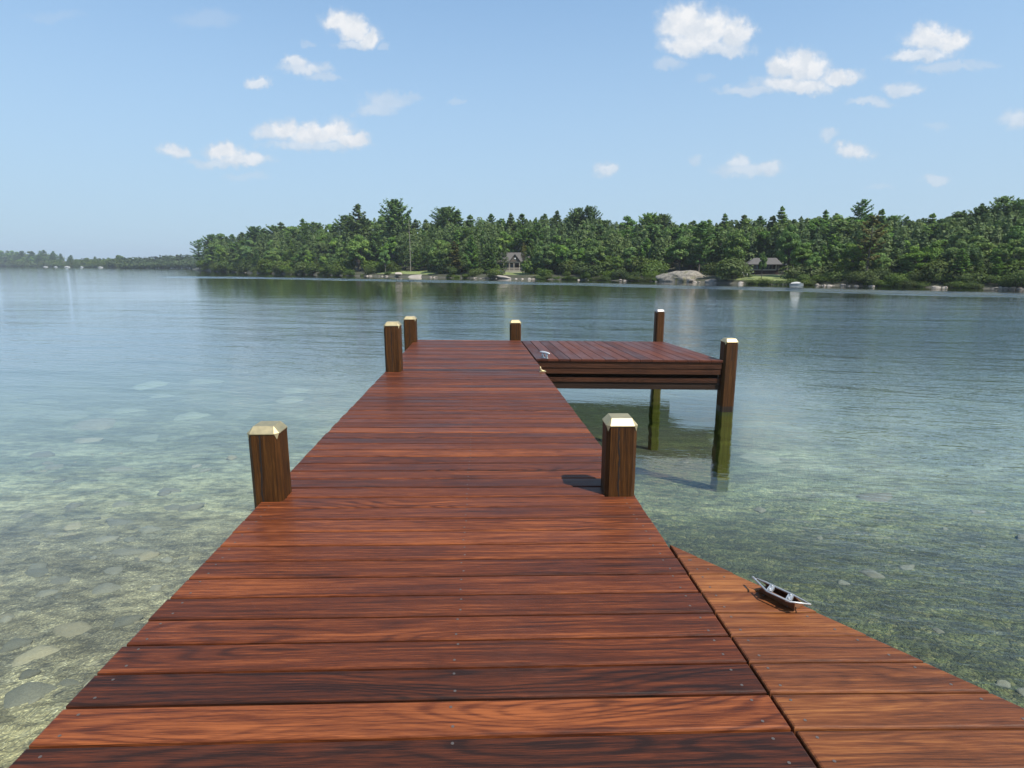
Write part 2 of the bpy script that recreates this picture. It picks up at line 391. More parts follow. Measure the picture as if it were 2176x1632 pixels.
# side platform
plat = tag(empty('dock_platform', (2.5, 12, 0)), 'low side platform of the dock with lengthwise planks and a deep brown front board', 'dock platform')
BL, BR, FR, FL = on_z(1107.5, 723.6), on_z(1412, 726), on_z(1537, 765.5), on_z(1138.5, 762.5)
NPL = 16
for i in range(NPL):
    f0, f1 = FL.lerp(FR, i / NPL), FL.lerp(FR, (i + 1) / NPL); b0, b1 = BL.lerp(BR, i / NPL), BL.lerp(BR, (i + 1) / NPL)
    d = ((f1 - f0) + (b1 - b0)).normalized(); g2 = .004
    poly = [V2(f0 + d*g2), V2(f1 - d*g2), V2(b1 - d*g2), V2(b0 + d*g2)]
    mid = (b0 + b1 - f0 - f1); an = math.atan2(mid.y, mid.x) - math.pi / 2
    sc = []
    for fr in (.05, .95):
        for q in (.25, .75):
            p0 = f0.lerp(f1, q).lerp(b0.lerp(b1, q), fr); sc.append((p0.x, p0.y))
    o = plank(poly, an, None, M['plank_y'], sc, zj=rp.uniform(-.001, .001)); reparent(o, plat)
n_in = Vector((0, 1, 0))
board_between(FL + Vector((-.02, .02, 0)), FR + Vector((-.015, .02, 0)), .045, DECK - .165, DECK - .045, 'front_board', M['fascia'], plat, 1)
board_between(FL + Vector((-.02, .03, 0)), FR + Vector((-.015, .03, 0)), .045, DECK - .275, DECK - .167, 'front_board', M['fascia'], plat, 1)
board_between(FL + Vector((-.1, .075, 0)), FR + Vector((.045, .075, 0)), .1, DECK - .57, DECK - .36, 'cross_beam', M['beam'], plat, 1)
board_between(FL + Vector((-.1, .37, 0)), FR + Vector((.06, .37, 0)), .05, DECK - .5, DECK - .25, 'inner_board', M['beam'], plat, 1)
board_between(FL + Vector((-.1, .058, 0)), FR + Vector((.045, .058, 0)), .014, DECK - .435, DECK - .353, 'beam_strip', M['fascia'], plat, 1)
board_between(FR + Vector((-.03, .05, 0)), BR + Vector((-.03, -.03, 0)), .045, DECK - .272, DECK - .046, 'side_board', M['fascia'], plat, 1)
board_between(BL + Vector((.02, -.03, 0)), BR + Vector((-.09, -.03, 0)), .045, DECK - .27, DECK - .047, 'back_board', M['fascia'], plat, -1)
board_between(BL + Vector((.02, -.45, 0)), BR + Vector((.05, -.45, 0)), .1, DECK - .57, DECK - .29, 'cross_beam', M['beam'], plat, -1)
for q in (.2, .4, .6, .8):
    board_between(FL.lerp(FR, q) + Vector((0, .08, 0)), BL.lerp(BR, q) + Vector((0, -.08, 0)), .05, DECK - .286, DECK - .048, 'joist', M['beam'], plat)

# posts with caps
def post(cx, cy, w, top, ch, capmat, label, rz, seed, bed=-3.0, crack=True):
    """square post with chamfered corners; top = height of the cap's lower rim"""
    root = tag(empty('dock_post', (cx, cy, DECK), rz), label, 'dock post', 'capped dock posts')
    h = w / 2; c = ch
    oct_ = [Vector(p) for p in ((-h+c,-h),(h-c,-h),(h,-h+c),(h,h-c),(h-c,h),(-h+c,h),(-h,h-c),(-h,-h+c))]
    mb = MB(); zs = [bed - DECK] + [-DECK - .02 - .07 * i for i in range(26, -1, -1)] + [-DECK + .09, 0, top * .33, top * .66, top]; na = 27
    rr = random.Random(seed); vs = []; fs = []
    for z in zs:
        g_ = max(0.0, min(1.0, (-DECK - z) / .5)); ox = rr.uniform(-.011, .011) * g_; k_ = 1 + .06 * g_ + rr.uniform(-.05, .07) * g_  # sunken rings jittered in shape to mimic wavering refraction
        vs += [(p.x * k_ + ox, p.y * k_, z) for p in oct_]
    for r in range(len(zs) - 1):
        for i in range(8):
            j = (i + 1) % 8; fs.append((r*8+i, r*8+j, (r+1)*8+j, (r+1)*8+i))
    fs.append(tuple(range((len(zs)-1)*8, len(zs)*8)))
    mb.add(vs, fs); mb.m = [1 if i < 8 * na else (2 if i < 8 * na + 8 else 0) for i in range(len(mb.f))]
    sh = mb.build('shaft', [M['post'], M['algae_refl'], M['wet']], root)
    if crack:                                            # drying crack down the front face: a narrow dark groove with a raised lip
        cb = MB(); x = rr.uniform(-.02, .02); n = 14; pts = []
        for i in range(n + 1):
            z = top * (.98 - 1.0 * i / n) ; x += rr.uniform(-.006, .006)
            wd = .0026 + .0042 * abs(math.sin(i * 1.3 + seed))
            pts.append((x, z, wd))
        vs = []; fs = []
        for (x, z, wd) in pts: vs += [(x - wd, -h - .0012, z), (x + wd, -h - .0012, z), (x - wd, -h + .002, z), (x + wd, -h + .002, z)]
        for i in range(n):
            a = 4 * i; fs += [(a+4, a+5, a+1, a), (a, a+2, a+6, a+4), (a+1, a+5, a+7, a+3)]
        cb.add(vs, fs); cb.build('crack', M['crack'], root)
    # cap: flat top, sloping sides, corner facets that end in points over the chamfers
    e = .004; H = h + e; ti = h * .66; ht = w * .21; dip = w * .2
    o8 = [Vector(p) for p in ((-H+c,-H),(H-c,-H),(H,-H+c),(H,H-c),(H-c,H),(-H+c,H),(-H,H-c),(-H,-H+c))]
    vs = [(p.x, p.y, top) for p in o8] + [(-ti,-ti,top+ht),(ti,-ti,top+ht),(ti,ti,top+ht),(-ti,ti,top+ht)]
    fs = [(8,9,10,11),(0,1,9,8),(2,3,10,9),(4,5,11,10),(6,7,8,11),(1,2,9),(3,4,10),(5,6,11),(7,0,8)]
    lo = len(vs); cc = H - c / 2 + .001
    for (sx_, sy_) in ((1,-1),(1,1),(-1,1),(-1,-1)): vs.append((sx_*cc, sy_*cc, top - dip))
    for i, (a, b) in enumerate(((1,2),(3,4),(5,6),(7,0))): fs.append((a, lo + i, b))
    # thin rim under the cap
    r8 = len(vs); vs += [(p.x, p.y, top - .006) for p in o8]
    for i in range(8):
        if i % 2 == 0: j = (i + 1) % 8; fs.append((r8+i, r8+j, j, i))
    cb = MB(); cb.add(vs, fs); cb.build('cap', capmat, root)
    return root
def post_px(xl, xr, ybase, ytop, capmat, label, seed, ch=.028, z=DECK, rz=0.0, dy=0.0, w=None):
    a, b = on_z(xl, ybase, z), on_z(xr, ybase, z)
    w_ = w or (b.x - a.x); cx = (a.x + b.x) / 2; yf = (a.y + b.y) / 2 + dy
    top = z_at(cx, yf, ytop) - DECK
    return post(cx, yf + w_ / 2, w_, top, ch, capmat, label, rz, seed)
DR = math.atan2((LA - LB).y, (LA - LB).x) - math.pi / 2
post_px(536, 600, 1066, 922, M['brass'], 'near left post with dull gold cap, cracked brown front', 11, rz=DR * .6)
post_px(1285, 1349, 1055, 905, M['brass'], 'near right post with bright pale cap, shadow lying across the planks', 5, rz=DR * .3)
post_px(818.5, 851.5, 790.7, 692, M['brass'], 'post halfway along the left walkway edge with pale gold cap', 8, rz=DR * .6)
post_px(858.5, 884, 727.5, 678.5, M['brass'], 'post at the left far corner of the walkway, pale cap', 21, rz=DR * .6)
post_px(1083, 1107, 719.5, 686, M['brass'], 'post at the walkway end beside the platform planks, pale cap', 31, rz=DR * .5)
p6 = on_z(1401, 722.5); post(p6.x, p6.y + .1, .2, z_at(p6.x, p6.y, 662) - DECK, .03, M['pewter'], 'slim dark post at the back corner of the platform with grey cap', DR, 41, crack=False)
p7 = on_z(1553, 766); post(p7.x, p7.y + .13, .255, z_at(p7.x, p7.y, 727) - DECK, .036, M['brass'], 'tall post standing in the water at the platform front corner, pale cap', DR * .8, 51)

# large open cleat on the angled section
zr = DECK + .062
rim_px = [(1599.5, 1226), (1630, 1256.8), (1679, 1279), (1722, 1284.5), (1683, 1263), (1627.8, 1237.5)]
rim = [on_z(x, y, zr) for x, y in rim_px]
cl_c = on_z(1650, 1272)
cleat = tag(empty('mooring_cleat', cl_c), 'long pointed steel cleat with open lens shaped frame on the angled deck edge', 'cleat')
def lc(p): return Vector(p) - cl_c
cx_ = (rim[3] - rim[0]).normalized()
mb = MB()
pr = [lc(p) for p in rim]
mb.tube(pr + [pr[0], pr[1]], .0052, 8, caps=False)
mb.build('rim', M['steel'], cleat, smooth=True)
mb = MB()
for (a, b) in (((1634, 1255.5), (1641.8, 1244.5)), ((1674.5, 1275), (1680.9, 1264.2))):
    A, B = lc(on_z(*a, zr)), lc(on_z(*b, zr)); dd = (B - A).normalized(); pd = Vector((-dd.y, dd.x, 0)) * .013
    lo = Vector((0, 0, -.012))
    mb.add([A-pd+lo, A+pd+lo, B+pd+lo, B-pd+lo, A-pd-lo*.2, A+pd-lo*.2, B+pd-lo*.2, B-pd-lo*.2],
           [(3,2,1,0),(4,5,6,7),(0,1,5,4),(1,2,6,5),(2,3,7,6),(3,0,4,7)])
mb.build('cross_bar', M['steel'], cleat)
for (a) in ((1635.5, 1253.5), (1640.5, 1246.5), (1675.5, 1273), (1680, 1266)):
    q = lc(on_z(*a, zr)); mb = MB(); mb.tube([q + Vector((0,0,-.004)), q + Vector((0,0,.007)), q + Vector((0,0,.010))], [.0058, .0058, .003], 8); mb.build('bolt', M['steel'], cleat)
# side walls of the trough, rim down to the deck
w_f = [lc(on_z(1611, 1256.5)), lc(on_z(1688, 1298.5))]; top_f = [pr[1].lerp(pr[0], .32), pr[2].lerp(pr[3], .22)]
perp = Vector((-cx_.y, cx_.x, 0)); perp = perp if perp.y > 0 else -perp
mb = MB()
for off, th in ((Vector((0,0,0)), .006), (perp * .085, .006)):
    a0, a1 = w_f[0] + off, w_f[1] + off; 
    b0, b1 = (top_f[0], top_f[1]) if off.length == 0 else (pr[5].lerp(pr[0], .3), pr[4].lerp(pr[3], .22))
    for q in (a0, a1): q.z = .002
    b0 = b0 + Vector((0,0,-.006)); b1 = b1 + Vector((0,0,-.006)); t_ = perp * th
    mb.add([a0, a1, b1, b0, a0+t_, a1+t_, b1+t_, b0+t_], [(0,1,2,3),(7,6,5,4),(0,4,5,1),(3,2,6,7),(0,3,7,4),(1,5,6,2)])
mb.build('side_wall', M['bronze'], cleat)
mb = MB(); a0, a1 = w_f[0] + perp*.012, w_f[1] + perp*.012
mb.add([a0 + Vector((0,0,.004)), a1 + Vector((0,0,.004)), a1 + perp*.068 + Vector((0,0,.004)), a0 + perp*.068 + Vector((0,0,.004)),
        a0 + Vector((0,0,.012)), a1 + Vector((0,0,.012)), a1 + perp*.068 + Vector((0,0,.012)), a0 + perp*.068 + Vector((0,0,.012))],
       [(3,2,1,0),(4,5,6,7),(0,1,5,4),(1,2,6,5),(2,3,7,6),(3,0,4,7)])
mb.build('base_plate', M['bronze'], cleat)


# small white cleat on the platform corner
c0 = on_z(1157.5, 760)
sc_ = tag(empty('small_cleat', c0), 'small white horned cleat on the platform corner by the walkway', 'cleat')
hA, hB = on_z(1147.5, 747.5, DECK + .1) - c0, on_z(1168, 751.8, DECK + .1) - c0
mb = MB(); md = (hA + hB) / 2
mb.tube([hA, hA.lerp(hB, .2), hA.lerp(hB, .5), hA.lerp(hB, .8), hB], [.012, .024, .028, .022, .010], 10); mb.build('horn', M['chrome'], sc_, smooth=True)
for q in (.3, .7):
    s0 = hA.lerp(hB, q); mb = MB(); mb.tube([(s0.x, s0.y, .012), (s0.x, s0.y, s0.z - .01)], [.026, .018], 10); mb.build('stem', M['chrome'], sc_, smooth=True)
mb = MB(); a_ = math.atan2((hB - hA).y, (hB - hA).x)
mb.prism([(md.x + math.cos(q)*.1*math.cos(a_) - math.sin(q)*.035*math.sin(a_), md.y + math.cos(q)*.1*math.sin(a_) + math.sin(q)*.035*math.cos(a_)) for q in [i*math.pi/8 for i in range(16)]], .002, .013)
mb.build('base_plate', M['chrome'], sc_)
# brass fairlead hook by the walkway edge
h0 = on_z(1150.5, 790)
hk = tag(empty('brass_hook', h0), 'tiny pale brass hook screwed to the right walkway edge', 'hook')
mb = MB(); mb.tube([(.06, 0, .012), (.02, 0, .014), (-.012, 0, .03), (-.02, 0, .06), (-.016, 0, .085)], [.014, .016, .016, .014, .010], 8)
mb.build('horn', M['brass'], hk, smooth=True)
mb = MB(); mb.box((-.03, -.03, .002), (.075, .03, .010)); mb.build('base_plate', M['brass'], hk)

import numpy as np
_pp = [on_z(x, y, 0) for x, y in ((420, 588.5), (760, 594.5), (1090, 600), (1400, 606), (1800, 618), (2176, 627))]
_k = np.polyfit([p.x for p in _pp], [p.y for p in _pp], 2); STRIP = (float(_k[2]), float(_k[1]), float(_k[0]))
# ------------------------------------------------------------------ water, lake bed
m, t = new_mat('lake_water')
pos = t.n('ShaderNodeNewGeometry').outputs['Position']
sp = t.n('ShaderNodeSeparateXYZ', {0: pos}); X_, Y_ = sp.outputs[0], sp.outputs[1]
rot1 = t.mapping(pos, rot=(0, 0, R(14)))
w1 = t.noise(t.mapping(rot1, scale=(.55, 1.9, 1)), 1.0, 3, .55, .5)
w2 = t.noise(t.mapping(rot1, scale=(2.4, 6.5, 1)), 1.0, 3, .6, .4)
w3 = t.noise(t.mapping(pos, scale=(8, 17, 1), rot=(0, 0, R(-10))), 1.0, 2, .5, .3)
w0 = t.noise(t.mapping(rot1, scale=(.24, .85, 1)), 1.0, 3, .55, .5)
swell = t.noise(t.mapping(rot1, scale=(.10, .32, 1)), 1.0, 2, .5)
hgt = t.math('ADD', t.math('ADD', t.math('MULTIPLY', w1, .046), t.math('MULTIPLY', w2, .036)), t.math('ADD', t.math('MULTIPLY', w3, .012), t.math('MULTIPLY_ADD', w0, .12, t.math('MULTIPLY', swell, .22))))
# wind: calmer to the left and close in, ruffled to the right, a ruffled strip off the far shore
wind = t.noise(t.mapping(pos, scale=(.03, .09, 1), rot=(0, 0, R(20))), 1.0, 3, .5, .5)
xr = t.mr(t.math('DIVIDE', X_, t.math('ADD', Y_, 3.0)), -.5, .8, .32, 1.3)
rat_ = t.math('DIVIDE', X_, t.math('MAXIMUM', Y_, 1.0))
lee = t.math('MULTIPLY', t.math('MULTIPLY', t.mr(rat_, .0, .1), t.mr(rat_, .42, .62, 1.0, 0.0)), t.mr(Y_, 11.5, 18.0, .72, 0.0))
near = t.math('MULTIPLY', t.math('MULTIPLY', t.mr(Y_, 7, 20, .36, 1.15), t.math('SUBTRACT', 1.0, lee)), t.mr(Y_, 24, 55, 1.0, .28))
amp = t.math('MULTIPLY', t.math('MULTIPLY', xr, near), t.mr(wind, .3, .7, .8, 1.15))
curve = t.math('ADD', t.math('MULTIPLY', X_, STRIP[1]), t.math('ADD', STRIP[0], t.math('MULTIPLY', t.math('MULTIPLY', X_, X_), STRIP[2])))
wob = t.noise(t.mapping(pos, scale=(.06, .03, 1)), 1.0, 2, .5)
dist = t.math('ABSOLUTE', t.math('SUBTRACT', t.math('ADD', Y_, t.math('MULTIPLY', t.math('SUBTRACT', wob, .5), 12.0)), curve))
strip = t.mr(dist, 1.5, 9.0, 1.0, 0.0)
open_ = t.mr(t.math('ADD', X_, t.math('MULTIPLY', Y_, .52)), -12.0, 2.0, 1.0, 0.0)
strip = t.math('MULTIPLY', strip, t.math('SUBTRACT', 1.0, open_))
amp = t.math('ADD', t.math('MULTIPLY', amp, t.math('SUBTRACT', 1.0, t.math('MULTIPLY', strip, .6))), t.math('MULTIPLY', strip, 3.6))
# sheltered mirror between strip and shore
shel = t.mr(t.math('SUBTRACT', Y_, curve), 4.0, 9.0, 1.0, .35)
shel = t.math('MAXIMUM', shel, t.math('MULTIPLY', open_, 1.6))

amp = t.math('MULTIPLY', amp, shel)
bump = t.n('ShaderNodeBump', {'Height': t.math('MULTIPLY', hgt, amp), 'Strength': 1.0, 'Distance': 1.0}).outputs[0]
facing = t.n('ShaderNodeLayerWeight', {'Blend': .5, 'Normal': bump}).outputs['Facing']
fres = t.math('MULTIPLY_ADD', t.math('POWER', facing, 5.4), 1.42, .014, clamp=True)
tr = t.n('ShaderNodeBsdfTransparent', {'Color': C(.97, .99, .98)})
gl = t.n('ShaderNodeBsdfGlossy', {'Color': C(1, 1, 1), 'Roughness': t.math('MULTIPLY_ADD', strip, .2, .03), 'Normal': bump})
mx = t.n('ShaderNodeMixShader', {0: fres, 1: tr.outputs[0], 2: gl.outputs[0]})
va = t.n('ShaderNodeVolumeAbsorption', {'Color': C(.45, .76, .68), 'Density': .03})
t.n('ShaderNodeOutputMaterial', {'Surface': mx.outputs[0], 'Volume': va.outputs[0]})
M['water'] = m
mb = MB(); mb.box((-1500, -60, -9), (1500, 2300, 0))
tag(mb.build('water', M['water']), 'clear lake water, shallow over pebbles near the dock and rippled further out', kind='structure')

def bed_z(X, Y):
    z = -(.40 + 2.1 * (1 - math.exp(-max(Y, 0) / 15.0))) - .25 * (1 - math.exp(-max(X, 0) / 8.0))
    z += .10 * mnoise.noise(Vector((X * .35, Y * .35, 2.0))) * min(1, max(Y, 0) * .2 + .3)
    return max(z, -7.0)
m, t = new_mat('lake_bed')
pos = t.n('ShaderNodeNewGeometry').outputs['Position']
sp = t.n('ShaderNodeSeparateXYZ', {0: pos}); X_, Y_ = sp.outputs[0], sp.outputs[1]
wp = t.vmath('ADD', pos, t.vmath('MULTIPLY', t.vmath('SUBTRACT', t.noise(pos, 5.0, 3, .6, 0, 1), (.5, .5, .5)), (.14, .14, 0)))
w2_ = t.vmath('MULTIPLY', t.vmath('SUBTRACT', t.noise(t.mapping(pos, scale=(2.2, 9.0, 1)), 1.0, 3, .6, 0, 1), (.5, .5, .5)), (.08, .12, 0))
wsc = t.mr(X_, -.5, 1.2, 1.0, .22)
wp0 = wp; wp = t.vmath('ADD', wp, t.vmath('MULTIPLY', w2_, t.n('ShaderNodeCombineXYZ', {0: wsc, 1: wsc, 2: wsc}).outputs[0]))
vo = t.n('ShaderNodeTexVoronoi', {'Vector': wp, 'Scale': 42.0, 'Randomness': 1.0}); vo2 = t.n('ShaderNodeTexVoronoi', {'Vector': wp, 'Scale': 20.0})
sc1 = t.n('ShaderNodeSeparateColor', {0: vo.outputs['Color']}).outputs[0]; sc2 = t.n('ShaderNodeSeparateColor', {0: vo2.outputs['Color']}).outputs[1]
peb = t.ramp(sc1, [(0, (.24, .215, .10)), (.45, (.50, .45, .21)), (.8, (.70, .63, .32)), (1, (.85, .79, .48))])
dark = t.ramp(sc2, [(0, (.05, .064, .014)), (.5, (.145, .165, .036)), (.86, (.26, .26, .07)), (1, (.42, .38, .14))])
vo3 = t.n('ShaderNodeTexVoronoi', {'Vector': wp, 'Scale': 6.5}); sc3 = t.n('ShaderNodeSeparateColor', {0: vo3.outputs['Color']}).outputs[2]
cob = t.math('MULTIPLY', t.mr(sc3, .62, .8), t.mr(vo3.outputs['Distance'], .28, .46, 1.0, 0.0))
side = t.mr(t.math('ADD', X_, t.math('MULTIPLY', t.math('SUBTRACT', t.noise(pos, .5, 3), .5), 3.0)), -.6, 1.6)
pat = t.noise(t.mapping(pos, scale=(.9, 1.6, 1)), 1.0, 4, .6)
c1 = t.mix(t.mr(pat, .38, .66), peb, (.64, .56, .27))
c1 = t.mix(t.math('MULTIPLY', t.mr(t.noise(pos, 2.2, 3), .45, .7), .55), c1, (.09, .10, .065))
c = t.mix(side, c1, t.mix(t.mr(pat, .55, .75), dark, (.15, .17, .07)))
c = t.mix(t.math('MULTIPLY', cob, .55), c, t.mix(side, (.20, .19, .12), (.075, .085, .05)))
far_mix = t.math('MULTIPLY', t.mr(Y_, 5.0, 13.0), .9)
silt_tint = t.mix(t.mr(t.noise(t.mapping(pos, scale=(.35, .6, 1)), 1.0, 4, .6), .4, .65), (.13, .155, .10), (.235, .255, .165))  # far silt with the greenish tint of deeper water put into its colour
olive = t.mix(t.mr(t.noise(pos, 3.0, 5), .3, .7), (.010, .016, .003), (.030, .042, .006))  # olive algae, darkened in colour where the platform's dark reflection is seen
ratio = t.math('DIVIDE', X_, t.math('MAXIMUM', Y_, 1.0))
refl_zone = t.math('MULTIPLY', t.mr(ratio, .02, .10), t.mr(ratio, .36, .44, 1.0, 0.0))
far = t.mix(t.math('MULTIPLY', t.math('MULTIPLY', refl_zone, t.mr(Y_, 9.5, 12.0)), t.mr(Y_, 19.0, 24.0, .95, 0.0)), silt_tint, olive)
c = t.mix(far_mix, c, far)
c = t.mix(t.mr(Y_, 9.0, 40.0), c, (.035, .052, .042))  # loss of light in deep water put into the bed colour
mot = t.noise(t.mapping(wp, scale=(3.2, 6.5, 1)), 1.0, 6, .72, .3)
mot2 = t.noise(t.mapping(wp, scale=(.8, 1.8, 1)), 1.0, 4, .6)
mv = t.math('MULTIPLY', t.mr(mot, .36, .64, .56, 1.42), t.mr(mot2, .35, .65, .72, 1.15))
mv = t.math('MULTIPLY_ADD', t.math('SUBTRACT', mv, 1.0), t.mr(Y_, 10.0, 22.0, 1.0, .35), 1.0)
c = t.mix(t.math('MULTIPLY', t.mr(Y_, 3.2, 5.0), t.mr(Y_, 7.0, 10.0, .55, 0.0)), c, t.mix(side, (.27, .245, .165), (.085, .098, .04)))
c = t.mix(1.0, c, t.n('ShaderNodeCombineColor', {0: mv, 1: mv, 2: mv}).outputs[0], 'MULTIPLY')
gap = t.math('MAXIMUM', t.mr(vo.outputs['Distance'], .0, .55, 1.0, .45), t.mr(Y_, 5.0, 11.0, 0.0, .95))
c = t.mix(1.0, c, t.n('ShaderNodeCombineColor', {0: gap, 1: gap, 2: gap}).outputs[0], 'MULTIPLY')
bp = t.n('ShaderNodeBump', {'Height': t.math('ADD', vo.outputs['Distance'], t.math('MULTIPLY', vo2.outputs['Distance'], 1.5)), 'Strength': .7, 'Distance': -.025}).outputs[0]
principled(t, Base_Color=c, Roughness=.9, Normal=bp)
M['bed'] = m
def axis_steps(a, b, fine0, fine1, step):
    out = [fine0]; s = step
    while out[0] > a: s *= 1.35; out.insert(0, max(a, out[0] - s))
    x = fine0
    while x < fine1 - 1e-6: x += step; out.append(x)
    s = step
    while out[-1] < b: s *= 1.35; out.append(min(b, out[-1] + s))
    return out
def grid(xs, ys, zf, name, mat, smooth=True):
    nx = len(xs); vs = [(x, y, zf(x, y)) for y in ys for x in xs]
    fs = [(j*nx+i, j*nx+i+1, (j+1)*nx+i+1, (j+1)*nx+i) for j in range(len(ys)-1) for i in range(nx-1)]
    mb = MB(); mb.add(vs, fs); return mb.build(name, mat, smooth=smooth)
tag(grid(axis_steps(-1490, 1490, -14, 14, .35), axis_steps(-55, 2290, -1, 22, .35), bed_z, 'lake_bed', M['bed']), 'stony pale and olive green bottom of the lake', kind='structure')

# stones on the bed
def rock_mesh(name, mat, seed, sq=(1, 1, .5), rough=.25, sub=3, ang=False):
    import bmesh
    bm = bmesh.new(); bmesh.ops.create_icosphere(bm, subdivisions=sub, radius=1.0)
    for vv in bm.verts:
        p = vv.co.copy(); s = Vector((seed * 3.1, seed * 1.7, seed * .9))
        d = 1 + rough * (mnoise.noise(p * 1.1 + s) + .5 * mnoise.noise(p * 2.3 + s) + .22 * mnoise.noise(p * 5 + s))
        p *= d
        if ang:
            for k in range(5):
                n = Vector((math.sin(seed*2+k*2.2), math.cos(seed*3+k*1.9), .5*math.sin(seed+k*1.3)+.25)).normalized()
                q = p.dot(n)
                if q > .72: p -= n * (q - .72) * .8
        vv.co = Vector((p.x * sq[0], p.y * sq[1], p.z * sq[2]))
    me = bpy.data.meshes.new(name); bm.to_mesh(me); bm.free(); me.materials.append(mat)
    me.polygons.foreach_set('use_smooth', [True] * len(me.polygons)); return me
M['stone_dark'] = simple('dark_lake_stone', (.15, .145, .10), .9, 0, .55, 11, .02, .3)
M['stone_grey'] = simple('grey_lake_stone', (.19, .18, .125), .9, 0, .5, 11, .02, .3)
M['stone_tan'] = simple('tan_lake_stone', (.23, .205, .125), .9, 0, .3, 7, .02, .2)
M['stone_pale'] = simple('pale_lake_stone', (.19, .205, .14), .9, 0, .45, 6, .02, .2)
stones = [(54,1472,56,27,'dark','largest dark grey stone under the water by the left deck edge'),(72,1387,42,19,'tan','tan rounded stone beyond the big dark stone'),
 (155,1333,42,18,'tan','tan elongated stone nearest the left deck edge'),(221,1248,34,13,'grey',0),(95,1257,22,11,'grey',0),(128,1230,24,9,'grey',0),(240,1209,25,9,'grey',0),
 (221,1143,24,11,'grey',0),(267,1170,42,10,'grey',0),(256,1070,26,7,'dark',0),(368,1077,32,7,'dark',0),(356,1040,28,7,'dark',0),(143,1445,26,9,'dark',0),(77,1213,32,9,'dark',0),
 (248,1108,30,8,'dark',0),(151,1116,24,8,'tan',0),(113,991,22,6,'dark',0),(90,965,28,7,'dark',0),(252,995,34,6,'dark',0),(354,1040,22,6,'dark',0),
 (203,903,52,13,'grey','broad sunken slab left of the near left post'),(320,818,46,10,'pale',0),(143,880,50,11,'pale',0),(399,884,42,12,'pale',0),(83,854,36,8,'pale',0),(264,872,40,8,'pale',0),
 (505,882,40,11,'pale',0),(426,810,44,8,'pale',0),(622,831,38,9,'pale',0),(615,850,40,9,'pale',0),(340,840,30,7,'pale',0),(180,935,30,8,'grey',0),(430,950,30,8,'pale',0),(310,930,40,9,'pale',0),
 (1615,975,58,15,'pale','pale sunken boulder just past the platform corner post'),(1860,1056,46,12,'grey','sunken grey rock in the green shallows far right of the dock')]
smesh = {}
rs = random.Random(5)
for (px, py, rx, ry, kd, lab) in stones:
    z = -.6
    for _ in range(12): p = on_z(px, py, z); z = bed_z(p.x, p.y) + .03
    a = on_z(px + rx, py, z); b = on_z(px, py - ry, z); sx = (a - p).length; sy = min((b - p).length, sx * 1.1)
    key = (kd, rs.randrange(3))
    if key not in smesh: smesh[key] = rock_mesh('stone', M['stone_' + kd], 2 + 3.7 * key[1] + len(kd), (1, 1, 1), .45, 3, True)
    o = bpy.data.objects.new('lake_stone', smesh[key]); COL.objects.link(o); o.location = (p.x, p.y, z - .03 - min(sx, sy) * .10)
    o.scale = (sx, sy * .9, min(sx, sy) * (.22 if kd == 'pale' else .34)); o.rotation_euler = (0, 0, rs.uniform(-.35, .35))
    nm = {'dark': 'dark stone lying flat on the lake bed left of the walkway', 'grey': 'grey stone on the sandy lake bed left of the walkway',
          'tan': 'small tan stone on the lake bed left of the walkway', 'pale': 'pale rock glimmering through deeper water left of the walkway'}[kd]
    if lab: tag(o, lab, 'stone')
    else: tag(o, nm, 'stone', kd + ' stones on the lake bed')

for i in range(165):
    left = i < 140
    px, py = (rs.uniform(-60, 620), rs.uniform(960, 1620)) if left else (rs.uniform(1450, 2230), rs.uniform(960, 1500))
    z = -.8
    for _ in range(8): p = on_z(px, py, z); z = bed_z(p.x, p.y)
    if (p.x > left_x(p.y) - .2 if left else p.x < right_x(p.y) + .2): continue
    kd = rs.choice(['grey', 'grey', 'dark', 'dark', 'tan'] if left else ['dark', 'dark', 'grey']); key = (kd, rs.randrange(3))
    if key not in smesh: smesh[key] = rock_mesh('stone', M['stone_' + kd], 2 + 3.7 * key[1] + len(kd), (1, 1, 1), .45, 3, True)
    r = min(.16, .034 * math.exp(rs.gauss(.3, .5)))
    o = bpy.data.objects.new('lake_stone', smesh[key]); COL.objects.link(o); o.location = (p.x, p.y, z); o.scale = (r * rs.uniform(1, 1.7), r, r * .5); o.rotation_euler = (0, 0, rs.uniform(-1, 1))
    tag(o, 'small stone scattered on the sandy lake bed left of the walkway' if left else 'small dark stone scattered on the green lake bed right of the walkway', 'stone', 'small scattered stones left of the dock' if left else 'small scattered stones right of the dock')

# ------------------------------------------------------------------ far shore ground
SH = [(404,572.5),(412,574),(470,577.5),(560,581),(650,583.5),(740,586),(830,587.5),(900,589),(1000,591),(1090,592.5),(1150,593.5),(1230,595),(1330,596.5),(1390,598),(1500,600.5),(1600,604),(1700,605.5),(1800,607.5),(1900,609),(2010,611.5),(2100,613.5),(2176,615),(2460,621)]
SKY = [(404,545),(425,520),(445,505),(540,485),(650,470),(720,472),(765,455),(845,456),(900,462),(955,448),(1010,454),(1085,456),(1180,452),(1250,447),(1290,464),(1370,463),(1480,462),(1530,457),(1620,460),(1650,455),(1740,452),(1810,452),(1850,456),(1950,456),(2060,442),(2105,432),(2140,434),(2176,438),(2460,432)]
def itp(tab, x):
    if x <= tab[0][0]: return tab[0][1]
    for (a, b), (c, d) in zip(tab, tab[1:]):
        if x <= c: return b + (d - b) * (x - a) / (c - a)
    return tab[-1][1]
def ss(a, b, x): k = min(max((x - a) / (b - a), 0), 1); return k * k * (3 - 2 * k)
def shore_pt(px, d):
    p = on_z(px, itp(SH, px), 0); dr = Vector((p.x, p.y, 0)).normalized(); return Vector((p.x, p.y, 0)) + dr * d
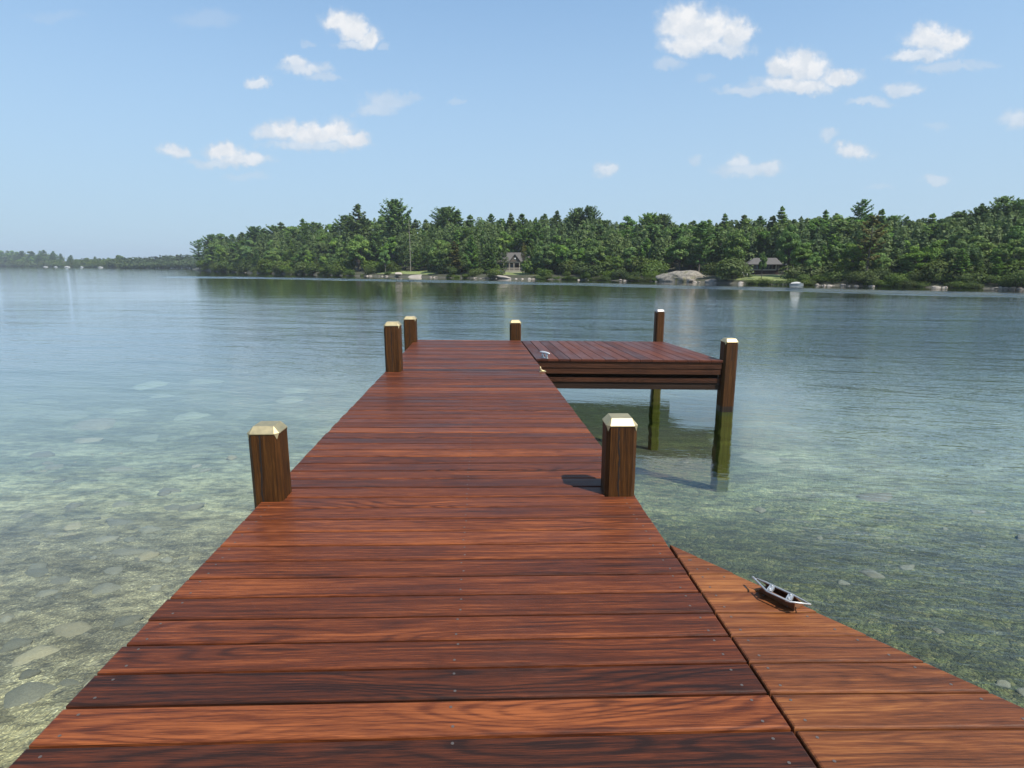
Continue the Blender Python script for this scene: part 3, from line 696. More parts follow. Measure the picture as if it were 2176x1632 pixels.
def ground_z(px, d):
    if d < 0: return .45 * d
    p = shore_pt(px, 45); py = itp(SKY, px) + 78
    ridge = min(max(z_at(p.x, p.y, py), 1.6), 7.5)
    z = .55 * ss(-.2, 1.6, d) + .055 * min(d, 12) * ss(0, 3, d)
    z += max(ridge - z, 0) * ss(14, 46, d)
    z += .18 * mnoise.noise(Vector((px * .035, d * .3, 0))) * ss(0, 4, d)
    return z * ss(402, 440, px) - .3 * (1 - ss(402, 416, px))
M['floor'] = simple('forest_floor', (.045, .045, .022), .95, 0, .5, .6, .05)
M['grass'] = simple('lawn_grass', (.17, .20, .058), .95, 0, .35, .8, .05)
M['bank'] = simple('stony_bank', (.075, .07, .05), .95, 0, .5, 1.2, .08)
def patch(px, d):
    if d < .7: return 2
    n = 18 * mnoise.noise(Vector((px * .02, d * .15, 3)))
    for a, b, d0, d1 in ((795, 925, 2, 15), (1062, 1135, 3, 12), (1525, 1690, 1.2, 11), (2050, 2150, 3, 13), (1925, 1990, 3, 10)):
        if a < px + n < b and d0 < d < d1: return 1
    return 0
cols = [402 + 7 * i for i in range(292)]; rows = [-14, -6, -2, -.8, 0, .5, 1.2, 2, 3, 4.5, 6, 8, 10, 12, 15, 19, 24, 30, 37, 46, 60, 85, 120]
mb = MB(); nx = len(cols); vs = []
for d in rows:
    for px in cols:
        q = shore_pt(px, d); vs.append((q.x, q.y, ground_z(px, d)))
mb.add(vs, [])
for j in range(len(rows) - 1):
    for i in range(nx - 1):
        mb.f.append((j*nx+i, j*nx+i+1, (j+1)*nx+i+1, (j+1)*nx+i)); mb.m.append(patch(cols[i], (rows[j] + rows[j+1]) / 2)); mb.c.append(None)
tag(mb.build('hill', [M['floor'], M['grass'], M['bank']], smooth=True), 'low wooded hill behind the lake shore with lawns and stony bank', kind='structure')

# ------------------------------------------------------------------ trees: prototypes 10 m tall
def leaf_mat(name, a, b, c):
    m, t = new_mat(name)
    tint = t.n('ShaderNodeAttribute', attribute_name='tint').outputs['Fac']
    rnd = t.n('ShaderNodeObjectInfo').outputs['Random']
    col = t.ramp(tint, [(0, a), (.55, b), (1, c)])
    hs = t.n('ShaderNodeHueSaturation', {'Color': col, 'Hue': t.mr(rnd, 0, 1, .485, .512, False), 'Saturation': t.mr(t.math('FRACT', t.math('MULTIPLY', rnd, 7.3)), 0, 1, .95, 1.18, False),
                                          'Value': t.mr(t.math('FRACT', t.math('MULTIPLY', rnd, 3.7)), 0, 1, .72, 1.25, False)}).outputs[0]
    df = t.n('ShaderNodeBsdfDiffuse', {'Color': hs}); tl = t.n('ShaderNodeBsdfTranslucent', {'Color': hs})
    gl = t.n('ShaderNodeBsdfGlossy', {'Color': C(.8, .8, .8), 'Roughness': .6})
    mx = t.n('ShaderNodeMixShader', {0: .36, 1: df.outputs[0], 2: tl.outputs[0]}); m2 = t.n('ShaderNodeMixShader', {0: .015, 1: mx.outputs[0], 2: gl.outputs[0]})
    t.n('ShaderNodeOutputMaterial', {'Surface': m2.outputs[0]}); return m
M['needle'] = leaf_mat('pine_needles', (.070, .132, .042), (.138, .226, .066), (.215, .30, .088))
M['leaf'] = leaf_mat('broad_leaves', (.075, .14, .04), (.15, .238, .064), (.23, .312, .085))
M['shrub'] = leaf_mat('shrub_leaves', (.05, .078, .02), (.09, .13, .032), (.13, .175, .045))
M['distant'] = leaf_mat('distant_leaves', (.035, .06, .024), (.065, .10, .04), (.10, .145, .055))
M['olive'] = leaf_mat('olive_needles', (.08, .085, .03), (.17, .165, .06), (.25, .24, .09))
M['bark'] = simple('bark', (.10, .085, .07), .95, 0, .35, 3, .03, .3)
M['dead'] = simple('dead_grey_wood', (.20, .18, .15), .9, 0, .2, 4, .02)
def quad(mb, c, nrm, s, asp, tint, rg):
    a = nrm.orthogonal().normalized(); b = nrm.cross(a); q = rg.uniform(0, 6.283)
    a, b = a * math.cos(q) + b * math.sin(q), b * math.cos(q) - a * math.sin(q)
    a *= s; b *= s * asp
    mb.add([c - a - b, c + a - b * .6, c + a * .8 + b, c - a * .7 + b * .8], [(0, 1, 2, 3)], 0, tint)
def conifer(seed, kind):
    rg = random.Random(seed); cr = MB(); tk = MB(); H = 10.0
    lean = Vector((rg.uniform(-.3, .3), rg.uniform(-.3, .3), 0))
    ax = lambda z: lean * (z / H) ** 2 + Vector((0, 0, z))
    r0 = .17 if kind != 'spruce' else .14
    tk.tube([ax(z) for z in (-.6, 0, 2.5, 5, 7.5, 9.6)], [r0 * 1.35, r0 * 1.1, r0, r0 * .75, r0 * .4, .03], 7)
    zb = {'pine': .9, 'crown': 4.8, 'spruce': .35, 'sparse': 2.6}[kind]
    nw = {'pine': 15, 'crown': 11, 'spruce': 22, 'sparse': 15}[kind]
    for w in range(nw):
        k = w / (nw - 1); z = zb + (H - .35 - zb) * k ** .93 + rg.uniform(-.15, .15)
        if kind == 'spruce': L = 2.25 * (1 - k) ** .75 + .32
        elif kind == 'crown': L = 2.5 * math.sin(math.pi * (.18 + .76 * k)) ** .8 + .1
        elif kind == 'sparse': L = 2.3 * math.sin(math.pi * (.12 + .82 * k)) ** .7 * rg.uniform(.75, 1.1) + .1
        else: L = 2.35 * (1 - k ** 2.0) * (.72 + .28 * min(1, k * 4)) + .3
        nb = rg.randint(5, 7) if kind != 'sparse' else rg.randint(3, 5)
        a0 = rg.uniform(0, 6.28)
        for b in range(nb):
            if rg.random() < (.10 if kind != 'sparse' else .22): continue
            az = a0 + 6.283 * b / nb + rg.uniform(-.3, .3); l = L * rg.uniform(.62, 1.18)
            dirv = Vector((math.cos(az), math.sin(az), 0)); lat = Vector((-dirv.y, dirv.x, 0)); base = ax(z)
            rise = {'pine': .22, 'crown': .38, 'spruce': -.28, 'sparse': .15}[kind] + (.5 * k if kind != 'spruce' else .35 * k)
            cl = min(1, max(0, rg.gauss(.5, .2)))
            def bp(s): return base + dirv * (l * s) + Vector((0, 0, l * (rise * s * (.4 + .6 * s) if kind != 'spruce' else rise * s + .16 * s * s)))
            tk.tube([base, bp(.5), bp(.92)], [.045, .03, .012], 4, caps=False)
            nq = int(14 + 24 * l)
            for i in range(nq):
                s = rg.uniform(.16 if kind == 'spruce' else .26, 1.03); wd = l * .30 * (1.12 - s * .75) + .06
                c = bp(s) + lat * rg.gauss(0, wd * .62) + Vector((0, 0, rg.gauss(.03, .09)))
                nr = (Vector((0, 0, 1)) + dirv * rg.uniform(-.5, .8) + lat * rg.uniform(-.6, .6)).normalized()
                quad(cr, c, nr, rg.uniform(.13, .25), rg.uniform(.45, .8), min(1, max(0, cl + rg.gauss(0, .16) + .12 * (s - .6))), rg)
    for i in range(26): 
        zz = H - .9 * rg.random() ** 1.5
        quad(cr, ax(zz) + Vector((rg.gauss(0, .05 + .16 * (H - zz)), rg.gauss(0, .05 + .16 * (H - zz)), 0)), Vector((rg.gauss(0,1), rg.gauss(0,1), .6)).normalized(), .12, .6, rg.random(), rg)
    return tk, cr
def broadleaf(seed, wide=1.0, zb=1.7):
    rg = random.Random(seed); cr = MB(); tk = MB(); H = 10.0; fork = zb + 1.4
    tk.tube([(0,0,-.6),(0,0,0),(.05,.03,zb),(.1,-.04,fork)], [.26,.21,.17,.15], 8)
    cent = Vector((0, 0, (H + zb) / 2)); rz = (H - zb) / 2; rxy = 3.0 * wide
    for i in range(30):
        q = rg.random(); th = rg.uniform(0, 6.283); ct = rg.uniform(-.9, 1); st = math.sqrt(1 - ct * ct); rr = .55 + .38 * q
        c = cent + Vector((math.cos(th) * st * rxy * rr, math.sin(th) * st * rxy * rr, ct * rz * rr * (.96 if ct > 0 else .85)))
        r = rg.uniform(.75, 1.3) * (.75 + .25 * wide)
        st0 = Vector((.05, 0, rg.uniform(zb * .8, fork + 1.5)))
        tk.tube([st0, st0.lerp(c, .5) + Vector((0, 0, .2)), c], [.09, .05, .02], 5, caps=False)
        base_t = min(1, max(0, rg.gauss(.5, .2)))
        for k in range(int(185 * r)):
            d = Vector((rg.gauss(0,1), rg.gauss(0,1), rg.gauss(0,1))).normalized()
            p = c + Vector((d.x, d.y, d.z * .72)) * r * (rg.random() ** .45)
            nr = (d + Vector((rg.gauss(0,.5), rg.gauss(0,.5), rg.gauss(.3,.5)))).normalized()
            quad(cr, p, nr, rg.uniform(.12, .24), rg.uniform(.6, 1), min(1, max(0, base_t + rg.gauss(0, .15))), rg)
    return tk, cr
def bush(seed):
    rg = random.Random(seed); cr = MB(); tk = MB()
    for i in range(7):
        c = Vector((rg.uniform(-.8,.8), rg.uniform(-.5,.5), rg.uniform(.25,.75))); r = rg.uniform(.35,.55); bt = rg.random()
        tk.tube([(c.x*.2, c.y*.2, -.3), (c.x*.6, c.y*.6, .25), tuple(c)], [.04,.03,.01], 4, caps=False)
        for k in range(260):
            d = Vector((rg.gauss(0,1), rg.gauss(0,1), rg.gauss(0,1))).normalized()
            quad(cr, c + d * r * (.3 + .85 * rg.random() ** .5), (d + Vector((rg.gauss(0,.5),rg.gauss(0,.5),.5))).normalized(), rg.uniform(.03,.065), .8, min(1, max(0, .2 + .6 * bt + rg.gauss(0,.15))), rg)
    return tk, cr
PROT = {}
def proto(key, pair, cm, tm='bark'):
    tk, cr = pair; PROT.setdefault(key, []).append((tk.mesh('trunk', M[tm], True), cr.mesh('crown', M[cm], False, True)))
for s in (1, 2, 3, 4): proto('pine', conifer(s, 'pine'), 'needle')
for s in (11, 12, 13): proto('crown', conifer(s, 'crown'), 'needle')
for s in (21, 22, 23): proto('spruce', conifer(s, 'spruce'), 'needle')
proto('sparse', conifer(31, 'sparse'), 'needle'); proto('olive', conifer(32, 'sparse'), 'olive'); proto('olive_spruce', conifer(33, 'spruce'), 'olive')
for s, w in ((41, 1.0), (42, .85), (43, 1.15), (44, .7)): proto('leaf', broadleaf(s, w, 1.0), 'leaf')
for s in (45, 46): proto('tall', broadleaf(s, .8, 2.6), 'leaf')
for s in (51, 52): proto('bush', bush(s), 'shrub')
NAME = {'pine': 'pine_tree', 'crown': 'pine_tree', 'sparse': 'pine_tree', 'olive': 'pine_tree', 'spruce': 'spruce_tree', 'olive_spruce': 'spruce_tree', 'leaf': 'broadleaf_tree', 'tall': 'broadleaf_tree', 'bush': 'shrub'}
TR = random.Random(99); NTREE = [0]
def put_tree(kind, loc, h, wide, label, group=None, cat='tree', var=None):
    L = PROT[kind]; tk, cr = L[var if var is not None else TR.randrange(len(L))]
    e = tag(empty(NAME[kind], loc, TR.uniform(0, 6.283)), label, cat, group)
    s = h / 10.0 if kind != 'bush' else h; e.scale = (s * wide, s * wide, s)
    for nm, me in (('trunk', tk), ('crown', cr)):
        o = bpy.data.objects.new(nm, me); COL.objects.link(o); o.parent = e
    NTREE[0] += 1; return e
def tree_px(kind, px, d, toppy, wide, label, group=None, var=None):
    p = shore_pt(px, d); gz = ground_z(px, d); h = z_at(p.x, p.y, toppy) - gz + .0
    return put_tree(kind, (p.x, p.y, gz), max(h, 1.0), wide, label, group, var=var)
GROUP = 'trees of the wood on the far shore'
WORD = {'pine': 'dense dark green pine in the wood on the far shore', 'crown': 'high crowned pine rising from the far shore wood', 'spruce': 'narrow pointed spruce in the far shore wood',
        'leaf': 'round bright green broadleaf tree in the far shore wood', 'tall': 'tall stemmed broadleaf tree in the far shore wood'}
# trees one can single out
tree_px('sparse', 425, 4, 511, 1.15, 'lone ragged pine at the very tip of the wooded point')
tree_px('pine', 765, 26, 433, 1.1, 'broad topped pine towering over the wood left of the tallest open pine', var=0)
tree_px('crown', 845, 24, 430, .95, 'tall open pine with bare stem and layered crown beside the dead grey trunk', var=1)
tree_px('leaf', 762, 7, 500, 1.25, 'big domed broadleaf tree in front of the broad topped pine')
tree_px('olive_spruce', 966, 5, 512, 1.2, 'olive brown spruce leaning over the pale shore slab')
tree_px('leaf', 934, 7, 502, .85, 'light green bushy tree beside the olive brown spruce')
tree_px('pine', 1002, 4, 500, .85, 'young green pine left of the gabled cottage', var=2)
tree_px('pine', 1046, 8, 505, .75, 'slim pine close against the left side of the gabled cottage', var=3)
tree_px('leaf', 1147, 5, 512, .8, 'yellowish green tree covering the right end of the gabled cottage')
tree_px('pine', 1127, 7, 508, .8, 'pine hanging over the right half of the gabled cottage', var=1)
tree_px('pine', 1071, 9, 516, .6, 'small dark pine before the left corner of the gabled cottage', var=0)
tree_px('olive', 1113, 8, 518, .55, 'thin yellowish young pine before the middle of the gabled cottage')
tree_px('leaf', 1672, 8, 478, .8, 'full tree shading the right end of the low brown cottage')
tree_px('sparse', 1483, 5, 474, 1.15, 'pine with dark stem growing on the granite outcrop')
tree_px('olive', 1838, 2, 462, .95, 'tall yellowish pine with long bare trunk at the water edge')
tree_px('spruce', 1925, 2.5, 540, 1.3, 'small bright spruce by the shore right of the yellowish pine')
tree_px('spruce', 2036, 2, 527, 1.25, 'pointed spruce standing alone by the water near the right margin', var=1)
tree_px('spruce', 2112, 2.2, 545, 1.2, 'small spruce above the pale rocks near the right margin', var=2)
tree_px('spruce', 2075, 2.6, 556, 1.3, 'smallest spruce between two larger ones near the right margin')
tree_px('tall', 1617, 2.5, 532, .5, 'thin young tree in front of the low brown cottage')
tree_px('tall', 1560, 5, 482, .85, 'full green tree at the left side of the lawn of the low cottage')
for px, py, k in ((1250,442,'crown'),(1224,446,'crown'),(1375,457,'crown'),(1402,459,'crown'),(1650,438,'spruce'),(1813,428,'sparse'),(1740,446,'spruce'),(1852,444,'spruce'),(2105,422,'crown'),(2140,428,'crown'),(2060,432,'pine'),(1085,452,'spruce'),(955,444,'crown'),(1180,447,'pine'),(1530,453,'spruce'),(652,464,'spruce'),(545,481,'pine')):
    tree_px(k, px, 33, py, .9, {'crown': 'mop headed pine standing above the skyline of the wood', 'spruce': 'pointed spruce poking above the skyline of the wood', 'sparse': 'ragged layered pine poking above the skyline of the wood', 'pine': 'broad pine poking above the skyline of the wood'}[k], 'trees above the skyline of the wood')
def free(px, d):                               # keep lawns, cottages and the outcrop open
    for a, b, dm in ((1056, 1140, 21), (1568, 1700, 19), (1390, 1535, 9), (838, 920, 12), (738, 800, 12), (2050, 2130, 5)):
        if a < px < b and d < dm: return False
    return True
for (d0, d1, step, lo, hi, kinds) in ((4, 9, 27, 58, 88, ['leaf', 'pine', 'leaf', 'spruce', 'tall', 'pine']), (12, 18, 29, 36, 64, ['leaf', 'pine', 'pine', 'tall', 'leaf']),
                                       (21, 27, 27, 18, 40, ['pine', 'leaf', 'pine', 'crown', 'leaf']), (34, 44, 23, -5, 14, ['pine', 'spruce', 'pine', 'crown', 'spruce', 'leaf', 'pine'])):
    px = 446 + TR.uniform(0, 10)
    while px < 2250:
        d = TR.uniform(d0, d1); k = TR.choice(kinds); sc_ = 563 - itp(SKY, px); f = min(1.0, sc_ / 100.0)
        if px > 1450 and k == 'pine' and TR.random() < .4: k = 'leaf'
        if free(px, d):
            top = itp(SKY, px) + TR.uniform(lo, hi) * f
            tree_px(k, px, d, top, TR.uniform(.95, 1.3) * (1.15 if k in ('spruce', 'crown') else 1.0), WORD[k], GROUP)
        px += step * TR.uniform(.75, 1.2) * (1.0 if px > 560 else .8)
# the rest of the wood, standing between and behind the trees above: one mass
rg = random.Random(404); mb = MB()
def mass_tree(px, d, top):
    p = shore_pt(px, d); gz = ground_z(px, d); z1 = z_at(p.x, p.y, top); h = max(z1 - gz, 2.0); cone = rg.random() < .5
    w = h * rg.uniform(.17, .24); bt = rg.random(); mi = 0 if cone else 1
    for k in range(420):
        q = rg.random() ** (.8 if cone else .9); zz = gz + h * (.12 + .88 * q); a = rg.uniform(0, 6.283)
        r = w * ((1 - q) ** .7 * (1 + .25 * math.sin(q * 40 + bt * 9)) + .06 if cone else math.sin(math.pi * min(.97, .12 + .85 * q)) ** .6 * (1 + .2 * math.sin(a * 3 + q * 11)))
        r *= rg.uniform(.55, 1.05); c = Vector((p.x + r * math.cos(a), p.y + r * math.sin(a), zz))
        quad(mb, c, Vector((math.cos(a) + rg.gauss(0, .5), math.sin(a) + rg.gauss(0, .5), rg.uniform(.1, 1.1))).normalized(), rg.uniform(.10, .24), rg.uniform(.5, .9), min(1, max(0, .15 + .6 * bt + rg.gauss(0, .16))), rg); mb.m[-1] = mi
for d0, d1, lo, hi, step in ((13, 19, 30, 60, 17), (20, 28, 14, 36, 15), (29, 40, 10, 26, 13), (42, 52, 6, 20, 11)):
    px = 440.0
    while px < 2280:
        d = rg.uniform(d0, d1); f = min(1.0, (563 - itp(SKY, px)) / 100.0)
        if free(px, d - 1): mass_tree(px, d, itp(SKY, px) + rg.uniform(lo, hi) * f)
        px += step * rg.uniform(.7, 1.3)
tag(mb.build('background_wood', [M['needle'], M['leaf']], col=True), 'dense mass of smaller trees filling the wood between the larger ones', 'wood', kind='stuff')
# dead trunk
p = shore_pt(873, 9); gz = ground_z(873, 9); h = z_at(p.x, p.y, 466) - gz
e = tag(empty('dead_tree', (p.x, p.y, gz)), 'bare pale grey dead trunk standing on the lawn at the wood edge', 'tree')
mb = MB(); mb.tube([(0,0,-.4),(0,0,0),(.03,0,h*.5),(-.05,.04,h)], [.13,.10,.07,.02], 8); mb.build('trunk', M['dead'], e, True)
for k in range(9):
    z = h * (.55 + .05 * k); a = k * 2.4; l = 1.3 - .09 * k; mb = MB()
    mb.tube([(0,0,z),(math.cos(a)*l*.5, math.sin(a)*l*.5, z+.15),(math.cos(a)*l, math.sin(a)*l, z+.1)], [.035,.025,.008], 5); mb.build('branch', M['dead'], e)
# shrubs along the water
px = 440
while px < 2240:
    d = TR.uniform(.8, 2.6)
    if not (1055 < px < 1130 or 1395 < px < 1520 or 1530 < px < 1690 or (800 < px < 945 and TR.random() < .55)):
        p = shore_pt(px, d); gz = ground_z(px, d)
        put_tree('bush', (p.x, p.y, gz - .05), TR.uniform(.9, 1.9) * (1.5 if px < 700 else .85), 1.2, 'low rounded green shrub along the far water edge', 'shrubs along the far water edge', 'shrub')
    px += TR.uniform(17, 34) * (.75 if px < 740 else 1.35)

px = 436
while px < 2240:
    d = TR.uniform(.05, .6)
    if not any(a < px < b and TR.random() < .8 for a, b in ((770,945),(1000,1150),(1225,1250),(1310,1335),(1395,1590),(1715,1860),(1975,2010),(2085,2190))):
        p = shore_pt(px, d); gz = ground_z(px, d)
        put_tree('bush', (p.x, p.y, gz - .12), TR.uniform(.45, .85) * (1.6 if px < 700 else 1.0), 1.5, 'low leafy fringe hanging over the far water edge', 'low fringe plants on the far bank', 'shrub')
    px += TR.uniform(11, 21)
px = 440
while px < 2240:
    d = TR.uniform(3, 11)
    if free(px, d) or d > 9 and not (1056 < px < 1140 or 1568 < px < 1700 or 1390 < px < 1535 or 838 < px < 920):
        p = shore_pt(px, d); gz = ground_z(px, d)
        put_tree('bush', (p.x, p.y, gz - .05), TR.uniform(1.6, 3.0) * (1.5 if px < 650 else 1.0), 1.2, 'tall leafy bush in the shade at the edge of the far shore wood', 'bushes at the edge of the wood', 'bush')
    px += TR.uniform(10, 22)

# ------------------------------------------------------------------ rocks along the far shore
M['granite'] = simple('pale_granite', (.29, .25, .205), .92, 0, .5, 1.6, .1, .35)
m, t = new_mat('mossy_granite')
co = t.n('ShaderNodeTexCoord').outputs['Object']
n1 = t.noise(co, .9, 5, .6); n2 = t.noise(co, 2.5, 5, .65)
c = t.mix(t.mr(n2, .3, .7), (.12, .105, .085), (.29, .255, .20)); c = t.mix(t.mr(n1, .55, .68), c, (.13, .12, .045))
principled(t, Base_Color=c, Roughness=.95, Normal=t.n('ShaderNodeBump', {'Height': n2, 'Strength': .8, 'Distance': .12}).outputs[0]); M['mossy'] = m
rms = [rock_mesh('rock', M['granite'], 60 + 5.3 * i, (1, 1, .75), .38, 3, True) for i in range(5)]
def shore_rock(px, d, r, label, group=None, hz=.8, var=None, asp=1.0):
    p = shore_pt(px, d); o = bpy.data.objects.new('shore_rock', rms[var if var is not None else TR.randrange(5)]); COL.objects.link(o)
    o.location = (p.x, p.y, max(ground_z(px, d), -.05) + r * hz * .12 - (.22 * r if asp > 1.5 else 0)); o.scale = (r * asp, r * TR.uniform(.7, 1), r * hz * TR.uniform(.6, 1)); o.rotation_euler = (TR.uniform(-.2, .2), TR.uniform(-.2, .2), TR.uniform(-.5, .5) if asp > 1.3 else TR.uniform(0, 6.28))
    tag(o, label, 'rock', group)
shore_rock(848, 1.0, 1.1, 'white boulder by the shore shrubs below the dead trunk', asp=1.2)
shore_rock(893, 1.4, 2.0, 'broad pale rock slab sloping into the water below the dead trunk', hz=.3, asp=1.7)
shore_rock(1511, .2, 1.0, 'bright pale boulder at the right foot of the granite outcrop', asp=1.3)
shore_rock(1468, .1, .8, 'grey boulder at the middle foot of the granite outcrop', asp=1.3)
shore_rock(1076, .8, 1.3, 'sunlit cream coloured ledge below the gabled cottage', hz=.4, asp=1.9)
for px, d, r in ((742, 13, .55), (760, 14, 1.0), (772, 13, .9), (789, 13.5, 1.2)):
    shore_rock(px, d, r, 'pale boulder between the dark tree trunks behind the left part of the shore', 'pale boulders between the tree trunks', 1.0)
for a, b, n, r0, r1 in ((770, 840, 8, .2, .45), (905, 935, 4, .25, .45), (1000, 1062, 9, .15, .4), (1095, 1150, 9, .15, .45), (1225, 1250, 3, .25, .5), (1310, 1335, 4, .25, .45), (1395, 1425, 4, .25, .4),
                        (1440, 1535, 7, .2, .4), (1570, 1590, 3, .25, .5), (1715, 1860, 15, .18, .42), (1975, 2010, 5, .25, .5), (2085, 2190, 12, .2, .5), (480, 540, 4, .3, .5)):
    for i in range(n):
        shore_rock(TR.uniform(a, b), TR.uniform(-.35, .15), TR.uniform(r0, r1), 'pale granite rock in the line of rocks along the far water edge', 'rocks along the far water edge')
# outcrop
pa, pb = shore_pt(1400, .5), shore_pt(1528, .5); pc = (pa + pb) / 2; L = (pb - pa).length; an = math.atan2((pb - pa).y, (pb - pa).x)
import bmesh
bm = bmesh.new(); bmesh.ops.create_icosphere(bm, subdivisions=5, radius=1.0)
for vv in bm.verts:
    p = vv.co; d = 1 + .12 * mnoise.noise(p * 1.6) + .06 * mnoise.noise(p * 4.0) + .03 * mnoise.noise(p * 9)
    xx = p.x * d; zz = p.z * d
    vv.co = Vector((xx * L * .40, p.y * d * 3.2, (zz if zz < 0 else zz ** .8) * 1.6 * (1.0 + .12 * math.sin(2.2 * xx))))
me = bpy.data.meshes.new('granite_outcrop'); bm.to_mesh(me); bm.free(); me.materials.append(M['mossy']); me.polygons.foreach_set('use_smooth', [True] * len(me.polygons))
o = bpy.data.objects.new('granite_outcrop', me); COL.objects.link(o); q = shore_pt(1446, 3.0); o.location = (q.x, q.y, .1); o.rotation_euler = (0, 0, an)
tag(o, 'long rounded grey granite outcrop rising from the water with a pale sunlit crest', 'rock')

# ------------------------------------------------------------------ cottages
M['shingle'] = simple('grey_brown_shingles', (.115, .095, .07), .9, 0, .25, 3, .02)
M['roofing'] = simple('grey_roofing', (.095, .085, .075), .85, 0, .35, 3, .03)
M['trim'] = simple('cream_trim', (.42, .36, .28), .7, 0, .1, 5)
M['taupe'] = simple('taupe_boards', (.125, .098, .078), .85, 0, .2, 4, .01)
M['white'] = simple('white_paint', (.78, .77, .74), .5, 0, .06, 5)
M['skirt'] = simple('dark_red_brown_boards', (.05, .022, .016), .9, 0, .2, 4)
m, t = new_mat('dark_window_glass'); principled(t, Base_Color=C(.02, .03, .03), Roughness=.08); M['glass'] = m
M['terrace'] = simple('stone_terrace', (.40, .36, .28), .9, 0, .25, 2, .03)
def gable(mb, x0, x1, y0, y1, z0, z1, axis='x', th=.12, ov=.3, m=0):
    if axis == 'x':
        ym = (y0 + y1) / 2
        for s, ye in ((1, y0 - ov), (-1, y1 + ov)):
            k = (z1 - z0) / abs(ym - (y0 if s > 0 else y1)); ze = z0 - k * ov
            a = [(x0-ov, ye, ze), (x1+ov, ye, ze), (x1+ov, ym, z1), (x0-ov, ym, z1)]
            mb.add(a + [(p[0], p[1], p[2] + th) for p in a], [(0,1,2,3),(7,6,5,4),(0,4,5,1),(1,5,6,2),(2,6,7,3),(3,7,4,0)], m)
    else:
        xm = (x0 + x1) / 2
        for xe, xi in ((x0 - ov, x0), (x1 + ov, x1)):
            k = (z1 - z0) / abs(xm - xi); ze = z0 - k * ov
            a = [(xe, y0-ov, ze), (xm, y0-ov, z1), (xm, y1, z1), (xe, y1, ze)]
            mb.add(a + [(p[0], p[1], p[2] + th) for p in a], [(0,1,2,3),(7,6,5,4),(0,4,5,1),(1,5,6,2),(2,6,7,3),(3,7,4,0)], m)
def win(parent, x, z, w, h, y, frame='trim', name='window', cols_=1):
    mb = MB(); t_ = .06
    mb.box((x-w/2-t_, y-.06, z-h/2-t_), (x+w/2+t_, y, z-h/2)); mb.box((x-w/2-t_, y-.06, z+h/2), (x+w/2+t_, y, z+h/2+t_))
    for i in range(cols_ + 1):
        xx = x - w/2 + w * i / cols_; mb.box((xx-t_/2, y-.058, z-h/2), (xx+t_/2, y-.001, z+h/2))
    f = mb.build(name, M[frame], parent)
    g = MB(); g.box((x-w/2, y-.03, z-h/2), (x+w/2, y-.012, z+h/2)); g.build('pane', M['glass'], f)
# gabled cottage
p = shore_pt(1098, 15); D1 = p.y; pxm = D1 / F * .955
az = math.atan2(p.x, p.y)
base = z_at(p.x, p.y, 575.5)
e = tag(empty('gabled_cottage', (p.x, p.y, base), -az * .5), 'grey shingled cottage with front gable, cream porch posts and white railing', 'cottage')
sc1 = pxm                                             # metres per photograph pixel at that distance
hz_ = lambda py: (575.5 - py) * sc1
mb = MB(); mb.box((-32*sc1, 1.2, 0), (30*sc1, 5.5, hz_(556))); mb.build('wall', M['shingle'], e)
mb = MB(); gable(mb, -32*sc1, 30*sc1, 1.2, 5.5, hz_(556.2), hz_(537), 'x'); mb.build('roof', M['roofing'], e)
mb = MB(); mb.add([(-17*sc1, .55, hz_(557)), (9*sc1, .55, hz_(557)), (-4*sc1, .55, hz_(541.5)), (-17*sc1, 2.4, hz_(557)), (9*sc1, 2.4, hz_(557)), (-4*sc1, 2.4, hz_(541.5))],
    [(0,1,2),(5,4,3),(0,3,4,1),(1,4,5,2),(2,5,3,0)]); mb.build('gable_wall', M['shingle'], e)
mb = MB(); gable(mb, -17*sc1, 9*sc1, .55, 2.9, hz_(557), hz_(540), 'y', .1, .25); mb.build('gable_roof', M['roofing'], e)
mb = MB(); mb.tube([(-3.5*sc1, .54, hz_(549)), (-3.5*sc1, .47, hz_(549))], 1.6*sc1, 12); mb.build('round_window', M['white'], e)
mb = MB(); mb.box((-32*sc1, .38, hz_(558.5)), (30*sc1, .54, hz_(555.8))); mb.build('porch_beam', M['trim'], e)
mb = MB(); mb.box((-32*sc1, .3, hz_(556.6)), (30*sc1, 1.5, hz_(555.6)), 0); mb.build('porch_roof', M['roofing'], e)
for px in (-29, -16, -6, 6, 18, 29):
    mb = MB(); mb.box((px*sc1-.07, .40, .02), (px*sc1+.07, .52, hz_(558.6))); mb.build('porch_post', M['trim'], e)
mb = MB(); mb.box((-29*sc1, .42, hz_(570.5)), (29*sc1, .48, hz_(569))); mb.box((-29*sc1, .42, hz_(574.2)), (29*sc1, .48, hz_(573.4)))
for i in range(40):
    x = (-28.5 + 57 * i / 39) * sc1; mb.box((x-.02, .435, hz_(573.5)), (x+.02, .465, hz_(570.4)))
mb.build('railing', M['trim'], e)
mb = MB(); mb.box((-32*sc1, .3, -.12), (30*sc1, 1.19, .02)); mb.build('porch_floor', M['taupe'], e)
mb = MB(); mb.box((-32*sc1, .36, -.9), (30*sc1, 5.4, -.121)); mb.build('skirting', M['skirt'], e)
for px, w in ((-22, 8), (-10, 7), (12, 8), (23, 7)): win(e, px*sc1, hz_(565), w*sc1, 9*sc1, 1.198)
mb = MB(); mb.box((-1*sc1, 1.13, .022), (5*sc1, 1.197, hz_(560))); mb.build('door', M['skirt'], e)
p2 = shore_pt(1088, 10.5)
mb = MB(); mb.box((-3.2, -.3, -.8), (3.0, .3, .32)); mb.box((-3.25, -.34, .32), (3.05, .34, .42))
tag(mb.build('terrace_wall', M['terrace'], None, loc=(p2.x, p2.y, ground_z(1088, 10.5)), rz=-az), 'low cream stone terrace wall in front of the gabled cottage', 'wall')
